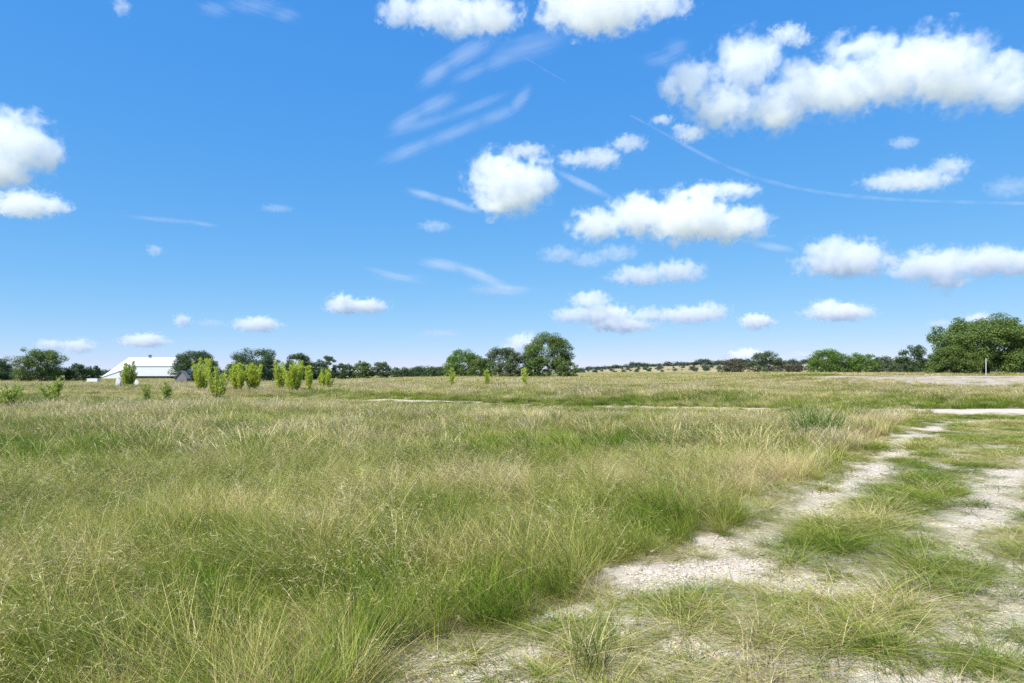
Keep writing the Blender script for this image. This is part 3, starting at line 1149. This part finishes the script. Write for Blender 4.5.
def crown_arrays(seed, W, H, low, nleaf, leaf, nclump, sparse):
    g = np.random.default_rng(seed)
    a = (np.arange(nclump) * 2.39996 + g.normal(0, .45, nclump)) % (2 * np.pi)
    dz = np.where(g.uniform(0, 1, nclump) < .36, g.uniform(-.45, -.05, nclump), g.uniform(-.1, 1.0, nclump))
    rr = np.sqrt(np.clip(1 - dz * dz, 0, 1))
    u = g.uniform(.45, 1.0, nclump) ** .6
    lob = 1 + .20 * np.sin(a * 2 + g.uniform(0, 6)) + .14 * np.sin(a * 3 + g.uniform(0, 6)) + g.normal(0, .07, nclump)
    ph = g.uniform(0, 6)
    rc = np.clip(W * g.uniform(.07, .155, nclump) * (1 - .25 * sparse) * min(1.0, (54 / nclump) ** .45), .25, None)
    zc = low + (H - low) * .42
    Rx = W / 2 - rc * .8
    C = np.stack([np.cos(a) * rr * u * Rx * lob, np.sin(a) * rr * u * Rx * lob * .9,
                  zc + np.where(dz > 0, (H - zc - rc * .7) * dz, (zc - low) * dz / .45) * (.55 + .45 * u) * (1 + .12 * np.sin(a * 2 + ph))], 1)
    wgt = rc ** 2
    k = g.choice(nclump, nleaf, p=wgt / wgt.sum())
    d = g.normal(0, 1, (nleaf, 3))
    d /= np.linalg.norm(d, axis=1)[:, None]
    rad = g.uniform(.15, 1.0, nleaf) ** .45 * (1 + .25 * np.abs(g.normal(0, .5, nleaf)))
    Pp = C[k] + d * (rc[k] * rad)[:, None] * np.array([1.05, 1.05, .72])
    nn = d * .8 + np.array([0, 0, .55]) + g.normal(0, .55, (nleaf, 3))
    nn /= np.linalg.norm(nn, axis=1)[:, None]
    V, Q = leaf_cloud(Pp, nn, leaf, g)
    V[:, 2] = np.maximum(V[:, 2], .05)
    return V, Q, C, rc


def tree(label, px, d, wpx, toppx, seed, leafk='oak', low=.16, sparse=0.0, name='oak_tree', group='trees along the skyline', leaf=None, nleaf=None, bark=None, cat='tree', nclump=None):
    X = (px - 512) / FOC * d
    z = float(terrain(X, d))
    H = EYE + (HOR - toppx) / FOC * d - z
    W = wpx / FOC * d
    leaf = leaf or max(.00085 * d, .10)
    nclump = nclump or int(84 * (1 - .45 * sparse))
    nleaf = nleaf or int(min(max(4.2 * W * H / (leaf * leaf) * (1 - .45 * sparse), 2500), 42000))
    low *= .2 if name != 'scrub_tree' else 1
    wpx = wpx * (1.16 if wpx < 90 else 1.06)
    root = empty(name, (X, d, z), label, cat, group)
    V, Q, C, rc = crown_arrays(seed, W, H, low * H, nleaf, leaf, nclump, sparse)
    g = np.random.default_rng(seed + 5)
    t = MB()
    zc = low * H + .18 * H
    lean = g.normal(0, .04 * W, 2)
    t.tube([(0, 0, -.25), (lean[0] * .3, lean[1] * .3, zc * .5), (lean[0], lean[1], zc)], [.036 * W + .05, .027 * W + .03, .022 * W + .02], 9)
    order = np.argsort(-rc)[:12]
    for i in order:
        e = C[i]
        s = np.array([lean[0], lean[1], zc * g.uniform(.75, 1.0)])
        mid = s * .5 + e * .5 + np.array([g.normal(0, .05 * W), g.normal(0, .05 * W), -.03 * H])
        t.tube([s, mid, e], [.013 * W + .02, .008 * W + .015, .003 * W + .01], 6)
    link('trunk', t.mesh('trunk'), bark or BARK, root, smooth=True)
    link('crown', mesh_from('crown', V, Q), LEAF[leafk], root)
    return root


tree('dark tree cut by the left edge of the photo', -2, 170, 34, 357, 11, 'dark')
tree('round full oak left of the white barn', 40, 160, 52, 347, 12, 'oak', .12)
tree('low dark bushy tree right beside the round full oak', 77, 165, 26, 363, 13, 'dark', .05)
tree('smaller low dark tree nearest the left gable of the barn', 93, 168, 17, 365, 14, 'dark', .05)
tree('broad dark oak hiding the right end of the barn', 197, 150, 54, 348, 15, 'dark', .08)
tree('sparse airy oak with gaps of sky behind the lime shrubs', 256, 155, 56, 345, 16, 'dark', .16, .3, nclump=64)
tree('ragged oak just right of the sparse airy oak', 298, 165, 34, 351, 17, 'dark', .15, .25)
tree('small dark oak with a pointed top above the last lime shrub', 327, 180, 22, 355, 18, 'dark', .1, .3)
tree('small dull oak between the pointed one and the round pair', 344, 190, 20, 362, 19, 'dark', .05)
tree('rounded mid green tree, left one of the low round pair', 363, 195, 24, 360, 20, 'oak', .05)
tree('rounded dull tree, right one of the low round pair', 382, 200, 22, 361, 21, 'grey', .05)
tree('low tree alone in the gap before the central grove', 422, 230, 30, 365, 22, 'dark', .02)
tree('bright green domed tree at the left end of the central grove', 462, 200, 46, 349, 23, 'bright', .04)
tree('dull greyish tree in the middle of the central grove', 500, 205, 46, 346, 24, 'grey', .1, .3)
tree('tallest central tree with a broad crown and pale limbs', 548, 195, 58, 332, 25, 'oak', .16, .18, bark=PALE_BARK, nclump=110)
tree('brownish half bare shrub in front of the far ridge', 735, 240, 32, 358, 26, 'brown', .03, .3, name='scrub_tree')
tree('small upright green tree right of the brownish shrub', 766, 235, 34, 351, 27, 'grey', .03, .35)
tree('low dull shrub between the upright tree and the bright bushy tree', 793, 240, 24, 363, 28, 'brown', .02, name='scrub_tree')
tree('bright bushy tree, the larger of the two bright green ones', 828, 150, 46, 348, 29, 'bright', .03, nclump=80)
tree('bright yellowish bush hugging the larger bright bushy tree', 860, 150, 32, 353, 30, 'bright', .02)
tree('dull olive tree right of the bright green pair', 884, 165, 28, 355, 31, 'grey', .03)
tree('thin dark tree with bare spiky top left of the large oak', 917, 125, 36, 342, 32, 'dark', .04, .35, nclump=60)
tree('largest oak, wide spreading crown at the right edge', 985, 112, 104, 314, 33, 'oak', .3, leaf=.135, nleaf=80000, nclump=150)
tree('dense green oak partly cut by the right edge, touching the largest oak', 1042, 118, 70, 330, 34, 'oak', .1)
tree('low shrubby tree under the left side of the largest oak', 952, 108, 46, 341, 35, 'oak', .02)

tree('low green thicket filling the gap left of the dull greyish grove tree', 481, 192, 30, 356, 35, 'oak', .02, name='scrub_tree')
tree('low dark thicket between the dull grove tree and the tallest central tree', 517, 190, 28, 353, 36, 'grey', .02, name='scrub_tree')
tree('low dark bush under the left side of the tallest central tree', 536, 188, 26, 356, 37, 'oak', .02, name='scrub_tree')
tree('low rounded bush at the right foot of the tallest central tree', 566, 189, 24, 360, 38, 'oak', .02, name='scrub_tree')
tree('low hedge-like thicket left of the bright domed grove tree', 438, 215, 30, 366, 39, 'dark', .02, name='scrub_tree')
tree('low thicket beside the ragged oak behind the largest lime clump', 313, 172, 30, 360, 40, 'dark', .02, name='scrub_tree')
tree('low green thicket under the sparse airy oak', 240, 165, 34, 360, 41, 'oak', .02, name='scrub_tree')
tree('low thicket right of the low round tree pair', 402, 215, 26, 366, 42, 'dark', .02, name='scrub_tree')
tree('low olive thicket behind the brown roofed house', 903, 160, 28, 361, 43, 'grey', .02, name='scrub_tree')

# far trees and bushes on the ridge: single meshes, too small to show parts
SM = []
for k in range(5):
    V, Q, C, rc = crown_arrays(300 + k, 1.0, .8, .02, 700, .05, 14, 0)
    V = V * np.array([1, 1, 1])
    SM.append(mesh_from('ridge_bush', V, Q))
far_leaf = leaf_mat('ridge_leaf', (.050, .080, .040), (.075, .110, .055), (.11, .145, .075))
for me in SM:
    me.materials.append(far_leaf)
rr = random.Random(5)


def bush(name, label, cat, group, X, Y, z, w, h):
    o = bpy.data.objects.new(name, SM[rr.randrange(5)])
    COL.objects.link(o)
    o.location = (X, Y, z)
    o.scale = (w, w, h)
    o.rotation_euler = (0, 0, rr.uniform(0, 6.28))
    tag(o, label, cat, group)
    return o


x = 566.0
while x < 930:
    f = rr.uniform(.97, 1.02)
    D = HILL[2] * f
    w = rr.uniform(6, 17)
    bush('ridge_tree', 'dark rounded tree in the row along the crest of the far tan ridge', 'tree', 'trees on the far ridge',
         (x - 512) / FOC * HILL[2] * f, D, float(hill_z(x, f)) - .4, w, rr.uniform(5, 10.5) if x > 590 else rr.uniform(3, 6))
    x += w * .36 * FOC / HILL[2] * rr.choice([1, 1, 1.2, 1.6])
for k in range(200):
    x = rr.uniform(555, 905)
    f = 0.75 + .2 * rr.random() ** .8
    D = HILL[2] * f
    w = rr.uniform(2.2, 7)
    bush('ridge_bush', 'small dark bush dotted over the tan slope of the far ridge', 'bush', 'bushes on the far ridge slope',
         (x - 512) / FOC * HILL[2] * f, D, float(hill_z(x, f)) - .3, w, w * rr.uniform(.6, .95))
x = -40.0
while x < 470:
    D = rr.uniform(420, 520)
    w = rr.uniform(8, 20)
    bush('distant_tree', 'small tree of the low hazy treeline behind the meadow', 'tree', 'distant low treeline', (x - 512) / FOC * D, D, float(terrain((x - 512) / FOC * D, D)) - .2, w, rr.uniform(3.0, 5.6) + (2.0 if x < 330 else 0))
    x += w * .55 * FOC / D
x = 880.0
while x < 1060:
    D = rr.uniform(300, 380)
    w = rr.uniform(6, 14)
    bush('distant_tree', 'small dull tree far behind the thin dark tree and the largest oak', 'tree', 'distant trees behind the largest oak', (x - 512) / FOC * D, D, .8, w, rr.uniform(4, 8))
    x += w * .7 * FOC / D


# ------------------------------------------------------------------ upright lime coloured shrubs in the meadow
def plume_shrub(label, px, d, wpx, toppx, seed, leafk='lime', nplume=12, group='upright shrubs in the meadow', spread=.35, dens=1.0, h=None):
    X = (px - 512) / FOC * d
    z = float(terrain(X, d))
    H = h or EYE + (HOR - toppx) / FOC * d - z
    W = wpx * 1.22 / FOC * d
    nplume = int(nplume * 1.3)
    g = np.random.default_rng(seed)
    root = empty('plume_shrub', (X, d, z), label, 'shrub', group)
    t = MB()
    CC, NN = [], []
    for k in range(nplume):
        a = g.uniform(0, 2 * np.pi)
        rr_ = math.sqrt(g.uniform(0, 1))
        tx, ty = math.cos(a) * rr_ * W / 2 * .85, math.sin(a) * rr_ * W / 2 * .7
        hh = H * g.uniform(.55, 1.06) * (1 - .10 * rr_)
        b = np.array([tx * spread, ty * spread, 0])
        e = np.array([tx, ty, hh])
        t.tube([b, b * .4 + e * .6, e], [.014, .010, .004], 5)
        n = int(82 * dens * hh)
        s = g.uniform(.16, 1, n)
        p = b + (e - b) * s[:, None]
        r = .115 * (hh / 2.2) * (np.clip(s * 1.5, 0, 1) * np.clip((1.06 - s) * 3.2, 0, 1)) ** .8 * np.abs(g.normal(0, .62, n)) * (W / nplume ** .5 / .45) ** .5
        aa = g.uniform(0, 2 * np.pi, n)
        o = np.stack([np.cos(aa), np.sin(aa), np.zeros(n)], 1)
        CC.append(p + o * r[:, None])
        up = o * .75 + np.array([0, 0, .9]) + g.normal(0, .35, (n, 3))
        NN.append(up / np.linalg.norm(up, axis=1)[:, None])
    link('stem', t.mesh('stem'), BARK, root)
    C, U = np.concatenate(CC), np.concatenate(NN)
    n = len(C)
    sd = np.cross(U, g.normal(0, 1, (n, 3)))
    sd /= np.linalg.norm(sd, axis=1)[:, None]
    L = (.07 + .07 * g.uniform(0, 1, n))[:, None] * (1 + d / 90)
    wd = (.008 + .007 * g.uniform(0, 1, n))[:, None] * (1 + d / 40)
    V = np.stack([C - sd * wd * .4, C + sd * wd * .4, C + U * L * .6 + sd * wd, C + U * L * 1.3, C + U * L * .6 - sd * wd], 1).reshape(-1, 3)
    F = np.arange(n * 5).reshape(-1, 5)
    link('foliage', mesh_from('foliage', V, F), LEAF[leafk], root)
    return root


plume_shrub('tall lime shrub of two plumes, first of the lime row right of the barn', 201, 54, 19, 357, 41, 'lime', 13)
plume_shrub('low spreading green shrub in front of the tall two-plume lime shrub', 217, 40, 26, 366, 42, 'lime', 12, dens=.6)
plume_shrub('narrow lime shrub third in the lime row, below the sparse oak', 237, 55, 17, 362, 43, 'lime', 10)
plume_shrub('wide lime shrub fourth in the lime row, below the sparse oak', 255, 56, 20, 364, 44, 'lime', 12)
plume_shrub('tall narrow lime shrub touching the largest lime clump', 280, 57, 13, 357, 45, 'lime', 9)
plume_shrub('largest lime clump of the row, broad and bushy', 294, 52, 26, 361, 46, 'lime', 18)
plume_shrub('slim lime shrub at the right flank of the largest lime clump', 309, 54, 10, 364, 47, 'lime', 6)
plume_shrub('short square lime shrub standing last and apart in the lime row', 326, 60, 17, 369, 48, 'lime', 10)
plume_shrub('loose green weed bush in the grass below the round full oak', 52, 32, 30, 376, 49, 'green', 11, spread=.15, dens=.7)
plume_shrub('leafy green weed bush at the left edge of the meadow', 8, 26, 28, 384, 50, 'green', 12, spread=.2, dens=.7)
plume_shrub('leafy shrub standing in front of the white barn', 128, 75, 17, 361, 51, 'green', 11)
plume_shrub('faint small weed in the grass below the front wall of the barn', 147, 36, 9, 383, 52, 'green', 5, dens=.6)
plume_shrub('faint small weed in the grass below the gable shed', 167, 34, 10, 382, 53, 'green', 6, dens=.6)
plume_shrub('tiny yellowish shrub in front of the bright domed grove tree', 452, 70, 6, 367, 54, 'lime', 4, dens=.45)
plume_shrub('tiny yellowish shrub in front of the dull grove tree', 487, 72, 8, 368, 55, 'lime', 5, dens=.45)
plume_shrub('tiny yellow-green shrub below the left side of the tallest central tree', 525, 70, 7, 369, 56, 'lime', 4, dens=.5)

# ------------------------------------------------------------------ big green tussock and spiky clump
def grass_clump(label, px, d, nb, foot, h0, h1, w, seed, mat, dry, name='grass_clump'):
    X = (px - 512) / FOC * d
    me = tuft_mesh(name, seed, nb, foot, h0, h1, w, .34, .5, 6, mat)
    o = link(name, me)
    o.location = (X, d, float(terrain(X, d)) - .01)
    tag(o, label, 'grass clump')
    return o


M_CLUMP = N('clump_blade')
cc = M_CLUMP.ramp(M_CLUMP.math('ADD', M_CLUMP.math('MULTIPLY', M_CLUMP.attr('r'), .6), M_CLUMP.math('MULTIPLY', M_CLUMP.attr('h'), .4)),
                  [(.1, (.16, .10, .05)), (.35, (.09, .13, .03)), (.7, (.15, .20, .05)), (1, (.33, .30, .12))])
M_CLUMP = M_CLUMP.done(M_CLUMP.leafy(cc, .25, .6))
M_TUSS = N('tussock_blade')
cc = M_TUSS.ramp(M_TUSS.math('ADD', M_TUSS.math('MULTIPLY', M_TUSS.attr('r'), .6), M_TUSS.math('MULTIPLY', M_TUSS.attr('h'), .4)),
                 [(.1, (.10, .14, .02)), (.5, (.11, .22, .02)), (1, (.25, .34, .06))])
M_TUSS = M_TUSS.done(M_TUSS.leafy(cc, .3, .6))
grass_clump('dark spiky grass clump with reddish stems on the bare ground at the bottom edge', 590, EYE * FOC / (672 - HOR), 70, .09, .16, .42, .005, 71, M_CLUMP, .3)
grass_clump('tall deep green tussock beside the straw coloured grass at the meadow edge', 818, EYE * FOC / (440 - HOR), 560, .50, .65, 1.15, .011, 72, M_TUSS, .2)

# ------------------------------------------------------------------ barn
def paint(name, color, rough=.5, streak=.03):
    m = N(name)
    nz = m.noise(m.pos(), .8, 4, .6)
    c = m.mix(m.smap(nz, .35, .75, 0, streak * 4), color, tuple(v * .8 for v in color))
    return m.done(m.pbr(c, rough, spec=.4))


WHITE_METAL = paint('white_roof_metal', (.78, .79, .80), .6)
WALL_METAL = paint('grey_white_wall_metal', (.80, .81, .82), .7)
DARK = paint('near_black', (.03, .03, .035), .9)
GREY_WOOD = paint('weathered_grey_wood', (.24, .235, .23), .9, .2)
RUST = paint('rusty_roof_metal', (.25, .19, .15), .8, .2)


def ribs(mb, x0, x1, z0, z1, y, step, w, dep):
    x = x0
    while x < x1:
        mb.box(x, x + w, y - dep, y, z0, z1)
        x += step


def barn():
    D = 225.0
    s = D / FOC
    x0, xr = (102 - 512) * s, (178 - 512) * s          # left foot of lean-to, right end
    xg = (120.5 - 512) * s                             # gable wall
    xw = (134.5 - 512) * s
    zb = 0.0
    zt = EYE + (HOR - 357.6) * s                       # ridge
    ze = EYE + (HOR - 366.0) * s                       # eave
    root = empty('barn', ((x0 + xr) / 2, D, 0), 'long white metal barn with a sloping left end and a small roof vent', 'barn')
    ox = (x0 + xr) / 2
    L, Rr, G, Wl = x0 - ox, xr - ox, xg - ox, xw - ox
    # front wall, set back under the eave
    mb = MB()
    mb.box(Wl, Rr, .06, .24, .25, ze + .02)
    ribs(mb, Wl + .1, Rr - .1, .3, ze - .08, .06, 1.0, .08, .012)
    mb.box(Wl, Rr, 9.2, 9.4, -1.2, ze + .02)
    mb.box(Rr - .2, Rr - .003, .3, 9.2, -1.2, ze + .02)
    link('wall', mb.mesh('wall'), WALL_METAL, root)
    mb = MB()
    mb.box(Wl + .05, Rr - 2.6, .2, .29, -1.2, .247)  # solid near-black strip along the bottom of the front wall
    link('base_strip', mb.mesh('base_strip'), DARK, root)
    # roof: two slopes, ridge along x
    mb = MB()
    th = .14
    ridge_y = 5.0
    pts = [(-.1, ze - .05), (ridge_y, zt), (10.1, ze - .05), (10.1, ze - .05 + th), (ridge_y, zt + th), (-.1, ze - .05 + th)]
    v = [(G if abs(y - ridge_y) < .1 else Wl, y, z) for y, z in pts] + [(Rr + .3, y, z) for y, z in pts]
    mb.add(v, [(0, 1, 4, 5), (1, 2, 3, 4), (6, 11, 10, 7), (7, 10, 9, 8), (0, 5, 11, 6), (5, 4, 10, 11), (4, 3, 9, 10), (3, 2, 8, 9), (2, 1, 7, 8), (1, 0, 6, 7)])
    rf = link('roof', mb.mesh('roof'), WHITE_METAL, root)
    mb = MB()
    ribx = Wl + .3
    while ribx < Rr:
        a = np.array([(ribx, -.1, ze - .05 + th), (ribx + .1, -.1, ze - .05 + th), (ribx + .1, ridge_y, zt + th), (ribx, ridge_y, zt + th)])
        b = a + np.array([0, -.02, .05])
        mb.add(np.concatenate([a, b]), [(0, 3, 2, 1), (4, 5, 6, 7), (0, 1, 5, 4), (1, 2, 6, 5), (2, 3, 7, 6), (3, 0, 4, 7)])
        ribx += 1.0
    link('roof_rib', mb.mesh('roof_rib'), WHITE_METAL, rf)
    mb = MB()
    cxv = (142 - 512) * s - ox
    mb.box(cxv - .35, cxv + .35, ridge_y - .35, ridge_y + .35, zt + .1, zt + .9)
    mb.add([(cxv - .55, ridge_y - .55, zt + .9), (cxv + .55, ridge_y - .55, zt + .9), (cxv + .55, ridge_y + .55, zt + .9), (cxv - .55, ridge_y + .55, zt + .9), (cxv, ridge_y, zt + 1.25)],
           [(0, 3, 2, 1)], [(0, 1, 4), (1, 2, 4), (2, 3, 4), (3, 0, 4)])
    link('roof_vent', mb.mesh('roof_vent'), GREY_WOOD, rf)
    # hipped left end: one long slope falling to the left, a triangle facing the front
    mb = MB()
    zf = .05
    A, B, Cc, E, F = (G, ridge_y, zt + th), (L, -.1, zf), (L, 10.1, zf), (Wl, -.1, ze - .05 + th), (Wl, 10.1, ze - .05 + th)
    top = [A, B, Cc, E, F]
    low_ = [(x, y, z - th) for x, y, z in top]
    mb.add(top + low_, [(0, 5, 8, 3), (0, 4, 9, 5), (1, 3, 8, 6), (1, 6, 7, 2), (2, 7, 9, 4)],
           [(0, 1, 2)[::-1], (0, 3, 1)[::-1], (0, 2, 4)[::-1], (5, 6, 7), (5, 8, 6), (5, 7, 9)])
    link('hip_roof', mb.mesh('hip_roof'), WHITE_METAL, root)
    mb = MB()
    mb.poly_prism([(L + .1, -1.3), (L + .1, zf - th - .02), (Wl - .02, ze - .1 - .02), (Wl - .02, -1.3)], .05, .2)
    link('gable_wall', mb.mesh('gable_wall'), WHITE_METAL, root)
    mb = MB()
    mb.box(Rr - .25, Rr + .02, .0, .055, -1.2, ze - .1)
    mb.box(Wl + .05, Rr - .3, .015, .055, ze - .35, ze - .12)
    link('trim', mb.mesh('trim'), WHITE_METAL, root)


barn()


def gable_shed(label, px, d, w, hw, ht, dep, wallm, roofm, name='shed', ztop=None):
    X = (px - 512) / FOC * d
    z = float(terrain(X, d))
    root = empty(name, (X, d, z), label, name)
    mb = MB()
    mb.poly_prism([(-w / 2, -.2), (-w / 2, hw), (0, ht - .08), (w / 2, hw), (w / 2, -.2)], 0, dep)
    link('wall', mb.mesh('wall'), wallm, root)
    mb = MB()
    for s in (-1, 1):
        a = [(s * (w / 2 + .2), hw - .1), (0, ht), (0, ht + .1), (s * (w / 2 + .2), hw)]
        mb.poly_prism(a if s < 0 else a[::-1], -.2, dep + .2)
    link('roof', mb.mesh('roof'), roofm, root)
    mb = MB()
    mb.box(-.4, .4, -.03, .04, 0, min(1.7, hw * .85))
    link('door', mb.mesh('door'), DARK if wallm is not GREY_WOOD else RUST, root)
    return root


gable_shed('small grey gable shed in the grass right of the barn', 181, 140, 2.3, 1.1, 2.6, 1.5, GREY_WOOD, GREY_WOOD)
gh = gable_shed('far pale house with a brown roof behind the olive tree', 895, 262, 6.2, 2.6, 5.0, 9.0, paint('pale_wall', (.42, .38, .34)), RUST, 'house')

# boulders, trough, post
def boulder(label, px, d, w, h, seed, cat='boulder'):
    X = (px - 512) / FOC * d
    bm = bmesh.new()
    bmesh.ops.create_icosphere(bm, subdivisions=3, radius=1.0)
    g = np.random.default_rng(seed)
    dirs = g.normal(0, 1, (14, 3))
    dirs /= np.linalg.norm(dirs, axis=1)[:, None]
    cut = g.uniform(.45, .85, 14)
    for v in bm.verts:
        p = np.array(v.co)
        for dd, c in zip(dirs, cut):
            t = p @ dd
            if t > c:
                p = p - dd * (t - c)
        v.co = Vector((p[0] * w / 2, p[1] * w / 2.4, p[2] * h * .6 + h * .4))
    me = bpy.data.meshes.new('boulder')
    bm.to_mesh(me)
    bm.free()
    m = N('limestone')
    m.done(m.pbr(m.ramp(m.noise(m.pos(), 2.5, 5, .6), [(.3, (.50, .48, .44)), (.7, (.74, .72, .68))]), .9, m.noise(m.pos(), 6, 5, .6), .5, .1))
    o = link('boulder', me, m.m)
    o.location = (X, d, float(terrain(X, d)))
    tag(o, label, cat, 'pale boulders')


boulder('large white boulder left of the shrub in front of the barn', 119, 72, .95, 1.15, 1)
boulder('narrow white boulder right of the shrub in front of the barn', 137, 72, .5, 1.1, 2)
boulder('pinkish pale boulder under the right side of the largest oak', 1020, 112, 1.2, 1.9, 3)
boulder('flat pale boulder in the shade under the largest oak', 1012, 114, 1.3, 2.0, 4)


def trough():
    d = 150.0
    X = (92 - 512) / FOC * d
    root = empty('water_trough', (X, d, float(terrain(X, d))), 'low pale water trough in the grass between the dark trees and barn', 'trough')
    mb = MB()
    w, h, dep = 2.3, 1.05, 1.0
    t = .08
    mb.box(-w / 2, w / 2, 0, t, .25, h)
    mb.box(-w / 2, w / 2, dep - t, dep, .25, h)
    mb.box(-w / 2, -w / 2 + t, t, dep - t, .25, h)
    mb.box(w / 2 - t, w / 2, t, dep - t, .25, h)
    mb.box(-w / 2 + t, w / 2 - t, t, dep - t, .25, .35)
    link('basin', mb.mesh('basin'), WALL_METAL, root)
    for sx in (-1, 1):
        mb = MB()
        mb.box(sx * .9 - .08, sx * .9 + .08, .1, dep - .1, -.1, .247)
        link('leg', mb.mesh('leg'), GREY_WOOD, root)


trough()


def post():
    d = 99.0
    X = (986 - 512) / FOC * d
    z = float(terrain(X, d))
    top = EYE + (HOR - 358.5) / FOC * d
    root = empty('marker_post', (X, d, z), 'slim white marker post in front of the largest oak', 'post')
    mb = MB()
    mb.tube([(0, 0, -.3), (0, 0, top - z - .05)], [.04, .04], 12)
    link('pole', mb.mesh('pole'), WHITE_METAL, root, smooth=False)
    mb = MB()
    mb.tube([(0, 0, top - z - .047), (0, 0, top - z), (0, 0, top - z + .03)], [.055, .055, .02], 12)
    link('cap', mb.mesh('cap'), WHITE_METAL, root)


post()
